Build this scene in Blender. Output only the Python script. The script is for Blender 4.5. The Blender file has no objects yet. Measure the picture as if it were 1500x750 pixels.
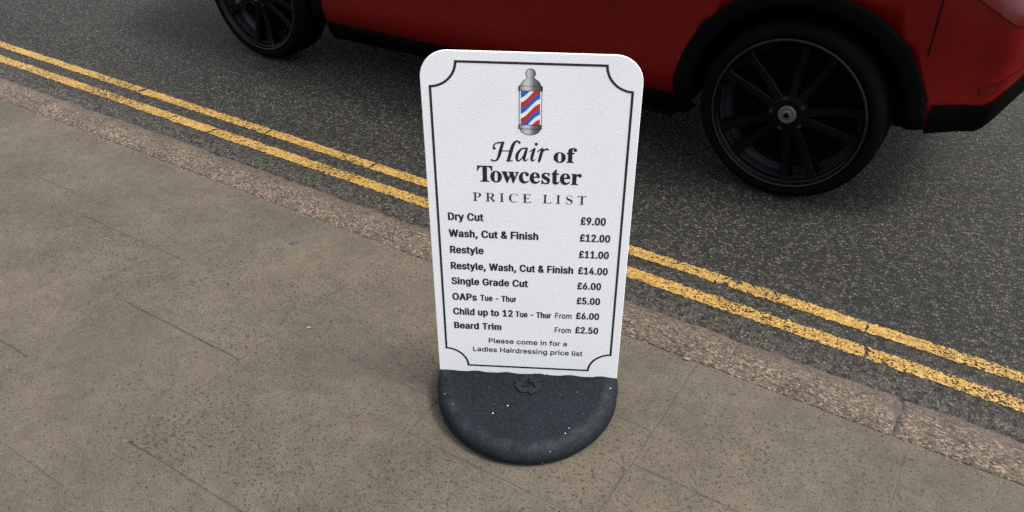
import bpy, bmesh, math, random
from mathutils import Vector, Matrix
from mathutils import noise as mnoise
R = math.radians
SC = bpy.context.scene
COL = SC.collection
random.seed(7)

# ------------------------------------------------------------------ camera
cam = bpy.data.cameras.new('camera')
cam.sensor_fit = 'HORIZONTAL'
cam.sensor_width = 36.0
cam.lens = 1190.0 / 1500.0 * 36.0
cam.shift_x = -22.5 / 1500.0
cam.shift_y = 2.0 / 1500.0
cam.clip_start = 0.05
cam.clip_end = 2000.0
cam_o = bpy.data.objects.new('camera', cam)
COL.objects.link(cam_o)
yaw, pit, rol = -0.548688516948151, 0.5946899009939949, 0.00853027309443511
d = Vector((math.sin(yaw) * math.cos(pit), math.cos(yaw) * math.cos(pit), -math.sin(pit)))
r_ = d.cross(Vector((0, 0, 1))).normalized()
u_ = r_.cross(d)
r2 = r_ * math.cos(rol) + u_ * math.sin(rol)
u2 = -r_ * math.sin(rol) + u_ * math.cos(rol)
M3 = Matrix((r2, u2, -d)).transposed()
cam_o.matrix_world = Matrix.Translation((0.8325714175869291, -1.3698130465930816, 1.5217878507961518)) @ M3.to_4x4()
SC.camera = cam_o

# ------------------------------------------------------------------ light
SUN_EL, SUN_AZ = R(58), R(21)          # azimuth measured from +X towards +Y (the road side)
world = bpy.data.worlds.new('World')
SC.world = world
world.use_nodes = True
wn = world.node_tree
bg = wn.nodes['Background']
sky = wn.nodes.new('ShaderNodeTexSky')
sky.sky_type = 'NISHITA'
sky.sun_disc = False
sky.sun_elevation = SUN_EL
sky.sun_rotation = R(90) - SUN_AZ
sky.air_density = 1.0
sky.dust_density = 4.0
sky.ozone_density = 1.0
hs = wn.nodes.new('ShaderNodeHueSaturation')      # overcast: most of the blue is gone
hs.inputs['Saturation'].default_value = 0.35
wn.links.new(sky.outputs[0], hs.inputs['Color'])
wn.links.new(hs.outputs[0], bg.inputs[0])
bg.inputs[1].default_value = 0.15
sun = bpy.data.lights.new('sun', 'SUN')
sun.energy = 1.25
sun.angle = R(13)
sun.color = (1.0, 0.94, 0.85)
sun_o = bpy.data.objects.new('sun', sun)
COL.objects.link(sun_o)
to_sun = Vector((math.cos(SUN_EL) * math.cos(SUN_AZ), math.cos(SUN_EL) * math.sin(SUN_AZ), math.sin(SUN_EL)))
sun_o.rotation_euler = to_sun.to_track_quat('Z', 'Y').to_euler()
sun_o.location = (2, 0, 6)

SC.view_settings.view_transform = 'Standard'
SC.view_settings.look = 'None'
SC.view_settings.gamma = 1.0
SC.view_settings.use_curve_mapping = False
SC.view_settings.exposure = 1.30
SC.render.engine = 'CYCLES'
SC.cycles.max_bounces = 6
SC.cycles.use_denoising = False

# ------------------------------------------------------------------ helpers
def link_mesh(name, bm, mats, parent=None, smooth=False):
    me = bpy.data.meshes.new(name)
    bm.normal_update()
    bm.to_mesh(me)
    bm.free()
    for m in (mats if isinstance(mats, (list, tuple)) else [mats]):
        me.materials.append(m)
    if smooth:
        for p in me.polygons:
            p.use_smooth = True
    o = bpy.data.objects.new(name, me)
    COL.objects.link(o)
    if parent:
        o.parent = parent
    return o

def structure(o):
    o['kind'] = 'structure'
    return o

def thing(name, label, cat, loc=(0, 0, 0), rz=0.0):
    o = bpy.data.objects.new(name, None)
    o.empty_display_size = 0.1
    COL.objects.link(o)
    o.location = loc
    o.rotation_euler = (0, 0, rz)
    o['label'] = label
    o['category'] = cat
    return o

def tag(o, label, cat, group=None):
    o['label'] = label
    o['category'] = cat
    if group:
        o['group'] = group
    return o

def box(bm, x0, x1, y0, y1, z0, z1, mi=0):
    vs = [bm.verts.new((x, y, z)) for z in (z0, z1) for y in (y0, y1) for x in (x0, x1)]
    for f in ((0, 2, 3, 1), (4, 5, 7, 6), (0, 1, 5, 4), (1, 3, 7, 5), (3, 2, 6, 7), (2, 0, 4, 6)):
        bm.faces.new([vs[i] for i in f]).material_index = mi
    return vs

def quad(bm, a, b, c, e, mi=0):
    f = bm.faces.new([bm.verts.new(p) for p in (a, b, c, e)])
    f.material_index = mi
    return f

def lathe(bm, prof, seg, axis='Y', mi=0, closed=False):
    """prof: list of (axial, radius); revolved about the Y axis."""
    rings = []
    for a, r in prof:
        rings.append([bm.verts.new((r * math.cos(2 * math.pi * k / seg), a, r * math.sin(2 * math.pi * k / seg))) for k in range(seg)])
    for i in range(len(rings) - 1):
        for k in range(seg):
            f = bm.faces.new((rings[i][k], rings[i][(k + 1) % seg], rings[i + 1][(k + 1) % seg], rings[i + 1][k]))
            f.material_index = mi
    return rings

# ------------------------------------------------------------------ materials
def new_mat(name):
    m = bpy.data.materials.new(name)
    m.use_nodes = True
    nt = m.node_tree
    return m, nt, nt.nodes['Principled BSDF']

class N:
    """tiny node-building helper"""
    def __init__(self, nt):
        self.nt = nt
        self.tc = nt.nodes.new('ShaderNodeTexCoord')
        self.P = self.tc.outputs['Object']
    def new(self, t, **kw):
        n = self.nt.nodes.new(t)
        for k, v in kw.items():
            setattr(n, k, v)
        return n
    def put(self, sock, v):
        if hasattr(v, 'is_linked') or isinstance(v, bpy.types.NodeSocket):
            self.nt.links.new(v, sock)
        elif isinstance(v, (tuple, list)) and len(v) == 3 and sock.type == 'RGBA':
            sock.default_value = (*v, 1)
        else:
            sock.default_value = v
    def scaled(self, s, loc=(0, 0, 0), rot=(0, 0, 0)):
        m = self.new('ShaderNodeMapping')
        self.put(m.inputs['Vector'], self.P)
        m.inputs['Scale'].default_value = s if isinstance(s, (tuple, list)) else (s, s, s)
        m.inputs['Location'].default_value = loc
        m.inputs['Rotation'].default_value = rot
        return m.outputs[0]
    def noise(self, scale, detail=4, rough=0.55, vec=None, dist=0.0):
        n = self.new('ShaderNodeTexNoise')
        self.put(n.inputs['Vector'], vec if vec is not None else self.P)
        n.inputs['Scale'].default_value = scale
        n.inputs['Detail'].default_value = detail
        n.inputs['Roughness'].default_value = rough
        n.inputs['Distortion'].default_value = dist
        return n.outputs[0]
    def voro(self, scale, vec=None, feature='F1', rnd=1.0):
        n = self.new('ShaderNodeTexVoronoi', feature=feature)
        self.put(n.inputs['Vector'], vec if vec is not None else self.P)
        n.inputs['Scale'].default_value = scale
        n.inputs['Randomness'].default_value = rnd
        return n
    def ramp(self, fac, stops, interp='LINEAR'):
        n = self.new('ShaderNodeValToRGB')
        cr = n.color_ramp
        cr.interpolation = interp
        while len(cr.elements) < len(stops):
            cr.elements.new(0.5)
        for e, (p, c) in zip(cr.elements, stops):
            e.position = p
            e.color = (c, c, c, 1) if not isinstance(c, (tuple, list)) else (*c, 1)
        self.put(n.inputs[0], fac)
        return n.outputs[0]
    def mix(self, fac, a, b, mode='MIX'):
        n = self.new('ShaderNodeMix', data_type='RGBA', blend_type=mode)
        self.put(n.inputs[0], fac)
        self.put(n.inputs[6], a)
        self.put(n.inputs[7], b)
        return n.outputs[2]
    def math(self, op, a, b=0.5, clamp=False):
        n = self.new('ShaderNodeMath', operation=op, use_clamp=clamp)
        self.put(n.inputs[0], a)
        self.put(n.inputs[1], b)
        return n.outputs[0]
    def sep(self, v):
        n = self.new('ShaderNodeSeparateXYZ')
        self.put(n.inputs[0], v)
        return n.outputs
    def bump(self, h, strength=0.5, dist=0.002, normal=None):
        n = self.new('ShaderNodeBump')
        n.inputs['Strength'].default_value = strength
        n.inputs['Distance'].default_value = dist
        self.put(n.inputs['Height'], h)
        if normal is not None:
            self.put(n.inputs['Normal'], normal)
        return n.outputs[0]

def plain(name, col, rough=0.5, metal=0.0, spec=0.5, coat=0.0, bump=None):
    m, nt, b = new_mat(name)
    b.inputs['Base Color'].default_value = (*col, 1)
    b.inputs['Roughness'].default_value = rough
    b.inputs['Metallic'].default_value = metal
    b.inputs['Specular IOR Level'].default_value = spec
    b.inputs['Coat Weight'].default_value = coat
    b.inputs['Coat Roughness'].default_value = 0.06
    if bump:
        n = N(nt)
        h = n.noise(bump[0], 3, 0.6)
        n.put(b.inputs['Normal'], n.bump(h, bump[1], bump[2]))
    return m

def asphalt_colour(n):
    """stones of mixed greys in dark binder, shared by road and marking"""
    v = n.voro(115)
    sepc = n.new('ShaderNodeSeparateColor')
    n.put(sepc.inputs[0], v.outputs['Color'])
    stone = n.ramp(sepc.outputs[0], [(0.0, (0.0042, 0.0042, 0.0036)), (0.38, (0.0125, 0.0124, 0.0102)), (0.65, (0.029, 0.0278, 0.0222)), (0.86, (0.054, 0.050, 0.038)), (1.0, (0.100, 0.090, 0.069))])
    edge = n.ramp(v.outputs['Distance'], [(0.30, 1.0), (0.62, 0.25)])
    col = n.mix(1.0, stone, edge, 'MULTIPLY')
    big = n.ramp(n.noise(1.4, 5, 0.6), [(0.3, 0.8), (0.7, 1.2)])
    col = n.mix(1.0, col, big, 'MULTIPLY')
    fine = n.ramp(n.noise(420, 2, 0.6), [(0.3, 0.7), (0.7, 1.3)])
    col = n.mix(1.0, col, fine, 'MULTIPLY')
    return col, v

def mat_asphalt():
    m, nt, b = new_mat('asphalt')
    n = N(nt)
    col, v = asphalt_colour(n)
    # dust and pale grit that gathers along the channel next to the kerb
    y = n.sep(n.P)[1]
    wob = n.math('ADD', y, n.math('MULTIPLY', n.math('SUBTRACT', n.noise(6, 4, 0.6), 0.5), 0.22))
    dust = n.ramp(wob, [(0.60, 1.0), (0.95, 0.0)])
    spots = n.ramp(n.noise(55, 4, 0.65), [(0.42, 0.0), (0.62, 1.0)])
    dustf = n.math('MULTIPLY', n.math('MULTIPLY', dust, spots), 0.55)
    col = n.mix(dustf, col, (0.066, 0.056, 0.044))
    white = n.ramp(n.noise(130, 1, 0.5, vec=n.scaled(1, (3, 1, 0))), [(0.76, 0.0), (0.80, 1.0)])
    col = n.mix(n.math('MULTIPLY', white, 0.7), col, (0.25, 0.22, 0.18))
    n.put(b.inputs['Base Color'], col)
    b.inputs['Roughness'].default_value = 0.82
    b.inputs['Specular IOR Level'].default_value = 0.3
    h = n.math('SUBTRACT', n.math('MULTIPLY', n.noise(260, 2, 0.5), 0.5), v.outputs['Distance'])
    n.put(b.inputs['Normal'], n.bump(h, 0.9, 0.004))
    return m

def mat_yellow(yc, hw):
    m, nt, b = new_mat('worn_yellow_paint')
    n = N(nt)
    v = n.voro(150)
    y = n.sep(n.P)[1]
    # ragged edge and chips: what is worn away lets the road through
    dy = n.math('ABSOLUTE', n.math('SUBTRACT', y, yc))
    rag = n.math('MULTIPLY', n.math('SUBTRACT', n.noise(60, 5, 0.75), 0.5), 0.040)
    edge = n.math('LESS_THAN', n.math('ADD', dy, rag), hw)
    wear = n.math('ADD', n.noise(95, 5, 0.8, dist=0.6), n.math('MULTIPLY', n.math('SUBTRACT', n.noise(3.1, 2, 0.5), 0.5), 0.35))
    wear = n.math('ADD', wear, n.math('MULTIPLY', n.math('SUBTRACT', v.outputs['Distance'], 0.4), 0.18))
    keep = n.math('LESS_THAN', wear, 0.578)
    # cracks right across the line
    cr = n.voro(1.6, vec=n.scaled((1, 0.25, 1), (0.31, 0.4 + yc, 0)), feature='DISTANCE_TO_EDGE')
    crk = n.math('GREATER_THAN', n.math('ADD', cr.outputs['Distance'], n.math('MULTIPLY', n.noise(45, 3, 0.6), 0.05)), 0.030)
    a = n.math('MULTIPLY', n.math('MULTIPLY', edge, keep), crk)
    n.put(b.inputs['Alpha'], a)
    tone = n.ramp(n.noise(60, 5, 0.7, vec=n.scaled((0.6, 1.5, 1))), [(0.30, (0.17, 0.100, 0.022)), (0.5, (0.33, 0.190, 0.033)), (0.70, (0.44, 0.285, 0.075))])
    dirt = n.ramp(n.noise(140, 3, 0.7), [(0.35, 0.55), (0.6, 1.05)])
    n.put(b.inputs['Base Color'], n.mix(1.0, tone, dirt, 'MULTIPLY'))
    b.inputs['Roughness'].default_value = 0.7
    h = n.math('SUBTRACT', n.noise(180, 3, 0.6), n.math('MULTIPLY', v.outputs['Distance'], 0.7))
    n.put(b.inputs['Normal'], n.bump(h, 0.7, 0.003))
    return m

def mat_paving():
    m, nt, b = new_mat('worn_paving_stone')
    n = N(nt)
    base = n.ramp(n.noise(2.3, 6, 0.62), [(0.28, (0.064, 0.0535, 0.040)), (0.5, (0.083, 0.0695, 0.0515)), (0.72, (0.100, 0.083, 0.0615))])
    green = n.ramp(n.noise(1.7, 4, 0.6, vec=n.scaled(1, (4, 2, 0))), [(0.46, 0.0), (0.66, 1.0)])
    base = n.mix(n.math('MULTIPLY', green, 0.55), base, (0.060, 0.057, 0.046))
    blot = n.ramp(n.noise(7.5, 5, 0.7, vec=n.scaled(1, (2, 8, 0)), dist=0.5), [(0.36, 0.89), (0.52, 1.0), (0.68, 1.07)])
    base = n.mix(1.0, base, blot, 'MULTIPLY')
    fine = n.ramp(n.noise(230, 3, 0.65), [(0.3, 0.66), (0.7, 1.3)])
    base = n.mix(1.0, base, fine, 'MULTIPLY')
    mid = n.ramp(n.noise(26, 4, 0.65), [(0.3, 0.86), (0.7, 1.12)])
    base = n.mix(1.0, base, mid, 'MULTIPLY')
    # small dark pits and flecks, denser in some places, slightly stretched
    sv = n.scaled((0.72, 1.0, 1.0), rot=(0, 0, R(60)))
    dens = n.math('MULTIPLY', n.math('SUBTRACT', n.noise(2.6, 3, 0.6, vec=n.scaled(1, (7, 3, 0))), 0.5), 0.16)
    pit = n.math('ADD', n.noise(118, 3, 0.65, vec=sv), dens)
    pits = n.ramp(pit, [(0.588, 0.0), (0.632, 1.0)])
    base = n.mix(n.math('MULTIPLY', pits, 0.70), base, (0.020, 0.017, 0.013))
    pit2 = n.ramp(n.math('ADD', n.noise(190, 2, 0.5, vec=sv), dens), [(0.63, 0.0), (0.67, 1.0)])
    base = n.mix(n.math('MULTIPLY', pit2, 0.6), base, (0.025, 0.020, 0.017))
    grit = n.ramp(n.noise(150, 1, 0.5, vec=n.scaled(1, (9, 5, 0))), [(0.775, 0.0), (0.80, 1.0)])
    base = n.mix(n.math('MULTIPLY', grit, 0.5), base, (0.30, 0.26, 0.21))
    n.put(b.inputs['Base Color'], base)
    b.inputs['Roughness'].default_value = 0.86
    b.inputs['Specular IOR Level'].default_value = 0.25
    h = n.math('SUBTRACT', n.math('ADD', n.noise(300, 3, 0.6), n.math('MULTIPLY', n.noise(40, 3, 0.6), 0.6)), n.math('MULTIPLY', pits, 0.5))
    n.put(b.inputs['Normal'], n.bump(h, 0.45, 0.002))
    return m

def mat_mortar():
    m, nt, b = new_mat('dirty_joint_mortar')
    n = N(nt)
    c = n.ramp(n.noise(9, 4, 0.6), [(0.35, (0.040, 0.033, 0.026)), (0.65, (0.085, 0.073, 0.056))])
    n.put(b.inputs['Base Color'], c)
    b.inputs['Roughness'].default_value = 0.95
    n.put(b.inputs['Normal'], n.bump(n.noise(200, 3, 0.6), 0.7, 0.003))
    return m

def mat_kerb():
    m, nt, b = new_mat('rough_red_granite')
    n = N(nt)
    v = n.voro(190, vec=n.scaled((0.8, 1, 1), rot=(0, 0, R(20))))
    sepc = n.new('ShaderNodeSeparateColor')
    n.put(sepc.inputs[0], v.outputs['Color'])
    stone = n.ramp(sepc.outputs[0], [(0.0, (0.018, 0.0135, 0.010)), (0.35, (0.050, 0.037, 0.026)), (0.7, (0.108, 0.081, 0.056)), (1.0, (0.25, 0.20, 0.145))])
    pal = n.ramp(n.noise(4.5, 5, 0.65), [(0.35, (0.66, 0.60, 0.58)), (0.7, (1.15, 1.10, 1.02))])
    col = n.mix(1.0, stone, pal, 'MULTIPLY')
    # traffic-rubbed, tyre-blackened nose of the stone
    y = n.math('ADD', n.sep(n.P)[1], n.math('MULTIPLY', n.math('SUBTRACT', n.noise(14, 4, 0.6), 0.5), 0.10))
    nose = n.ramp(y, [(0.455, 0.0), (0.53, 1.0)])
    col = n.mix(n.math('MULTIPLY', nose, 0.55), col, (0.040, 0.029, 0.023))
    dirt = n.ramp(n.noise(36, 5, 0.7), [(0.45, 0.0), (0.62, 1.0)])
    col = n.mix(n.math('MULTIPLY', dirt, 0.62), col, (0.078, 0.064, 0.049))
    n.put(b.inputs['Base Color'], col)
    b.inputs['Roughness'].default_value = 0.85
    h = n.math('ADD', n.noise(90, 5, 0.7), n.math('MULTIPLY', v.outputs['Distance'], -0.6))
    n.put(b.inputs['Normal'], n.bump(h, 0.9, 0.005))
    return m

def mat_panel():
    m, nt, b = new_mat('white_textured_plastic')
    n = N(nt)
    tint = n.ramp(n.noise(5, 4, 0.6), [(0.3, (0.78, 0.785, 0.80)), (0.7, (0.82, 0.825, 0.84))])
    n.put(b.inputs['Base Color'], tint)
    b.inputs['Roughness'].default_value = 0.3
    drops = n.voro(210)
    dr = n.ramp(drops.outputs['Distance'], [(0.0, 1.0), (0.34, 0.0)])
    h = n.math('ADD', dr, n.math('MULTIPLY', n.noise(420, 3, 0.6), 0.8))
    n.put(b.inputs['Normal'], n.bump(h, 0.30, 0.0013))
    return m

def mat_rubber():
    m, nt, b = new_mat('recycled_rubber')
    n = N(nt)
    c = n.ramp(n.noise(160, 4, 0.7), [(0.3, (0.0025, 0.0042, 0.0062)), (0.55, (0.0062, 0.0096, 0.0130)), (0.75, (0.018, 0.0235, 0.0285))])
    big = n.ramp(n.noise(9, 4, 0.6), [(0.3, 0.85), (0.7, 1.18)])
    c = n.mix(1.0, c, big, 'MULTIPLY')
    v = n.voro(115)
    sepc = n.new('ShaderNodeSeparateColor')
    n.put(sepc.inputs[0], v.outputs['Color'])
    few = n.math('GREATER_THAN', sepc.outputs[0], 0.90)
    near = n.math('LESS_THAN', v.outputs['Distance'], n.math('MULTIPLY', sepc.outputs[1], 0.21))
    fl = n.math('MULTIPLY', few, near)
    # sky highlight painted as a patchy lighter grey band along the rolled rim
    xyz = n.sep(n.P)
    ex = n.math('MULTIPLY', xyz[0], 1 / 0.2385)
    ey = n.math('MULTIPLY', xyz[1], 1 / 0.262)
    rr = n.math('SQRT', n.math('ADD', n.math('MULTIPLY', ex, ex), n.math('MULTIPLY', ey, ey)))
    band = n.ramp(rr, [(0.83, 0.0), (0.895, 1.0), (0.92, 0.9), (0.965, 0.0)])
    glint_mask = n.ramp(n.noise(24, 5, 0.7), [(0.42, 0.12), (0.66, 1.0)])
    c = n.mix(n.math('MULTIPLY', n.math('MULTIPLY', band, glint_mask), 0.42), c, (0.042, 0.050, 0.056))
    c = n.mix(fl, c, (0.62, 0.60, 0.54))
    n.put(b.inputs['Base Color'], c)
    b.inputs['Roughness'].default_value = 0.75
    b.inputs['Specular IOR Level'].default_value = 0.16
    h = n.math('ADD', n.noise(240, 4, 0.7), n.math('MULTIPLY', n.noise(60, 3, 0.6), 0.7))
    n.put(b.inputs['Normal'], n.bump(h, 0.55, 0.003))
    return m

def mat_silver_print():
    m, nt, b = new_mat('printed_silver_grey')
    n = N(nt)
    x = n.sep(n.P)[0]
    # the drawn metal caps on the emblem: printed grey tones, part of the artwork
    c = n.ramp(n.math('ADD', n.math('MULTIPLY', x, 16.0), 0.5), [(0.06, 0.03), (0.30, 0.50), (0.42, 0.55), (0.60, 0.14), (0.94, 0.02)])
    n.put(b.inputs['Base Color'], c)
    b.inputs['Roughness'].default_value = 0.45
    return m

def mat_carpaint():
    m, nt, b = new_mat('dark_red_car_paint')
    n = N(nt)
    c = n.ramp(n.noise(3, 3, 0.5), [(0.3, (0.082, 0.0015, 0.0012)), (0.7, (0.098, 0.0019, 0.0015))])
    n.put(b.inputs['Base Color'], c)
    b.inputs['Roughness'].default_value = 0.38
    b.inputs['Specular IOR Level'].default_value = 0.12
    b.inputs['Coat Weight'].default_value = 0.12
    b.inputs['Coat Roughness'].default_value = 0.08
    n.put(b.inputs['Normal'], n.bump(n.noise(2.0, 2, 0.5), 0.06, 0.02))
    return m

ASPHALT = mat_asphalt()
PAVING = mat_paving()
MORTAR = mat_mortar()
KERB = mat_kerb()
PANEL = mat_panel()
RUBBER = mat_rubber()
INK = plain('black_vinyl_print', (0.014, 0.014, 0.017), 0.42)
SILVER = mat_silver_print()
RED_INK = plain('red_print', (0.46, 0.028, 0.026), 0.42)
BLUE_INK = plain('blue_print', (0.022, 0.105, 0.46), 0.42)
WHITE_INK = plain('white_print', (0.80, 0.80, 0.80), 0.42)
CARPAINT = mat_carpaint()
CLAD = plain('black_moulded_plastic', (0.0011, 0.0013, 0.0011), 0.65, spec=0.03, bump=(400, 0.2, 0.001))
LINER = plain('dark_underbody', (0.003, 0.003, 0.003), 0.9, spec=0.05)
TYRE = plain('tyre_rubber', (0.0013, 0.0015, 0.0013), 0.8, spec=0.03, bump=(120, 0.15, 0.001))
RIM = plain('gloss_black_alloy', (0.0012, 0.0016, 0.0015), 0.32, metal=0.0, spec=0.08)
RIM_EDGE = plain('scuffed_rim_edge', (0.006, 0.006, 0.0065), 0.5, spec=0.2)
RIM_BARREL = plain('grey_rim_barrel', (0.020, 0.022, 0.026), 0.35, metal=0.5)
CAP = plain('grey_hub_cap', (0.060, 0.058, 0.048), 0.45, metal=0.3)
GLASS = plain('dark_car_glass', (0.006, 0.007, 0.008), 0.06, spec=0.6)
LAMP = plain('clear_lamp_lens', (0.45, 0.46, 0.48), 0.12, spec=0.6)
TAIL = plain('red_lamp_lens', (0.055, 0.0015, 0.0015), 0.15, spec=0.35)
STEEL = plain('bright_metal', (0.5, 0.5, 0.5), 0.3, metal=1.0)

# ------------------------------------------------------------------ the setting
ROAD_Z = -0.03
bm = bmesh.new()
quad(bm, (-300, -300, -0.30), (300, -300, -0.30), (300, 300, -0.30), (-300, 300, -0.30))
structure(link_mesh('ground', bm, MORTAR))

bm = bmesh.new()
quad(bm, (-60, 0.45, ROAD_Z), (60, 0.45, ROAD_Z), (60, 8.2, ROAD_Z), (-60, 8.2, ROAD_Z))
structure(link_mesh('road', bm, ASPHALT))

# far kerb and pavement on the other side of the road
bm = bmesh.new()
box(bm, -60, 60, 8.0, 8.15, -0.25, 0.08)
structure(link_mesh('far_kerb', bm, KERB))
bm = bmesh.new()
box(bm, -60, 60, 8.155, 12.0, -0.25, 0.078)
structure(link_mesh('far_pavement', bm, PAVING))

# double yellow lines: thin worn paint sheets lying on the road
for yc, hw in ((0.8145, 0.0255), (0.6905, 0.0275)):
    bm = bmesh.new()
    quad(bm, (-30, yc - hw - 0.014, ROAD_Z + 0.003), (30, yc - hw - 0.014, ROAD_Z + 0.003),
         (30, yc + hw + 0.014, ROAD_Z + 0.003), (-30, yc + hw + 0.014, ROAD_Z + 0.003))
    structure(link_mesh('yellow_road_marking', bm, mat_yellow(yc, hw)))

# pavement: flagstones with fine joints, one mesh
XJ = [-0.185, 0.342, 0.905, 1.45, 2.0, 2.57, 3.1, 3.66, 4.2, 4.76]
XL = [-0.755, -1.268, -1.83, -2.39, -2.93, -3.5, -4.05, -4.62, -5.2, -5.75, -6.3]
xs = sorted(XJ + XL)
bm = bmesh.new()
GAP, CH = 0.0022, 0.0025
def slab(x0, x1, y0, y1):
    z = random.uniform(-0.0012, 0.0012)
    tx, ty = random.uniform(-0.002, 0.002), random.uniform(-0.002, 0.002)
    a, b_, c, e = x0 + GAP / 2, x1 - GAP / 2, y0 + GAP / 2, y1 - GAP / 2
    mx, my = (a + b_) / 2, (c + e) / 2
    def ring(ins, dz):
        n = 10
        pts = []
        A_, B_, C_, E_ = a + ins, b_ - ins, c + ins, e - ins
        for k in range(n): pts.append((A_ + (B_ - A_) * k / n, C_))
        for k in range(n): pts.append((B_, C_ + (E_ - C_) * k / n))
        for k in range(n): pts.append((B_ - (B_ - A_) * k / n, E_))
        for k in range(n): pts.append((A_, E_ - (E_ - C_) * k / n))
        out = []
        for px, py in pts:
            w = mnoise.noise((px * 22, py * 22, 3.1)) * 0.0022
            out.append(bm.verts.new((px + w, py + w, z + tx * (px - mx) + ty * (py - my) + dz)))
        return out
    r0, r1, r2_ = ring(0, -0.05), ring(0, -0.0028), ring(CH, 0.0)
    for p, q in ((r0, r1), (r1, r2_)):
        for k in range(len(p)):
            bm.faces.new((p[k], p[(k + 1) % len(p)], q[(k + 1) % len(p)], q[k]))
    bm.faces.new(r2_)
KI = 0.357
known = {(-0.755, -0.185): [-0.153, -0.68], (-0.185, 0.342): [0.048, -0.287, -0.79], (0.342, 0.905): [-0.078, -0.60], (-1.268, -0.755): [-0.32, -0.85]}
for x0, x1 in zip(xs[:-1], xs[1:]):
    cuts = known.get((x0, x1))
    if cuts is None:
        y = KI - random.uniform(0.28, 0.55)
        cuts = [y, y - random.uniform(0.4, 0.6)]
    y = cuts[-1]
    while y > -3.6:
        y -= random.uniform(0.38, 0.62)
        cuts.append(y)
    yy = [KI] + cuts
    for ya, yb in zip(yy[:-1], yy[1:]):
        slab(x0, x1, yb, ya)
bed = bm.faces.new([bm.verts.new(p) for p in ((-60, -6, -0.0018), (60, -6, -0.0018), (60, KI, -0.0018), (-60, KI, -0.0018))])
bed.material_index = 1
structure(link_mesh('pavement', bm, [PAVING, MORTAR]))

# kerb: rough granite blocks with a worn rounded nose
bm = bmesh.new()
KJ = [-7.1, -6.25, -5.3, -4.45, -3.6, -2.72, -1.86, -0.948, -0.06, 0.86, 1.75, 2.6, 3.5, 4.4]
PROF = [(0.3585, -0.06), (0.3585, -0.003), (0.364, 0.001), (0.385, 0.003), (0.41, 0.003), (0.435, 0.002), (0.46, -0.001), (0.485, -0.006), (0.508, -0.013), (0.526, -0.020), (0.542, -0.027), (0.553, -0.034), (0.558, -0.06)]
for x0, x1 in zip(KJ[:-1], KJ[1:]):
    n = int((x1 - x0) / 0.012)
    rows = []
    for i in range(n + 1):
        x = x0 + 0.0018 + (x1 - x0 - 0.0036) * i / n
        e = min(i, n - i) * 0.012
        drop = -0.0065 * math.exp(-e / 0.010)
        row = []
        for j, (py, pz) in enumerate(PROF):
            k = 0 if j in (0, len(PROF) - 1) else 1
            v = Vector((x * 26, py * 26, 1.7))
            dz = (mnoise.noise(v) * 0.0035 + mnoise.noise(v * 2.9) * 0.0022) * k
            dy = mnoise.noise(v * 0.35 + Vector((0, 0, 9))) * 0.007 * k * (py - KI) / 0.2
            sk = (py - 0.45) * -0.16 * (1 if i in (0, n) else 0) * 0.3
            row.append(bm.verts.new((x + sk, py + dy, pz + dz + drop * k)))
        rows.append(row)
    for i in range(n):
        for j in range(len(PROF) - 1):
            bm.faces.new((rows[i][j], rows[i + 1][j], rows[i + 1][j + 1], rows[i][j + 1]))
    bm.faces.new(rows[0])
    bm.faces.new(rows[-1][::-1])
for ya, za, yb, zb in ((0.3586, -0.0035, 0.46, -0.004), (0.46, -0.004, 0.53, -0.025)):
    quad(bm, (-8, ya, za), (5, ya, za), (5, yb, zb), (-8, yb, zb), 1)      # dirt packed into the joints
structure(link_mesh('kerb', bm, [KERB, MORTAR], smooth=True))

# ------------------------------------------------------------------ the red car
CX, CY = 0.205, 2.320            # rear axle x, centre line y
FX = -2.53                      # front axle x
AX_Z = ROAD_Z + 0.335
car = thing('parked_car', 'dark red car with black wheels, standing beside the double yellow lines', 'car', (CX - 1.37, CY, ROAD_Z))
inv = Vector((-(CX - 1.37), -CY, -ROAD_Z))
def lerp_tab(tab, x):
    if x <= tab[0][0]: return tab[0][1]
    for (a, va), (b_, vb) in zip(tab[:-1], tab[1:]):
        if x <= b_:
            t = (x - a) / (b_ - a)
            t = t * t * (3 - 2 * t) * 0.5 + t * 0.5
            return va + (vb - va) * t
    return tab[-1][1]
XF, XR = -3.42, 0.93
T_TOP = [(-3.42, 0.66), (-3.30, 0.80), (-3.0, 0.93), (-2.3, 1.02), (-2.05, 1.06), (-1.35, 1.47), (-0.9, 1.55), (-0.1, 1.55), (0.5, 1.45), (0.72, 1.10), (0.86, 0.95), (0.93, 0.78)]
T_BOT = [(-3.42, 0.40), (-3.2, 0.25), (-2.2, 0.220), (-1.475, 0.234), (-0.36, 0.263), (0.5, 0.28), (0.80, 0.32), (0.93, 0.46)]
T_W = [(-3.42, 0.50), (-3.30, 0.69), (-3.05, 0.81), (-2.6, 0.865), (-1.2, 0.870), (0.2, 0.873), (0.6, 0.83), (0.82, 0.74), (0.93, 0.58)]
T_BELT = [(-3.42, 0.55), (-3.0, 0.80), (-2.2, 0.90), (-0.4, 0.97), (0.5, 1.02), (0.93, 0.72)]
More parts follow.
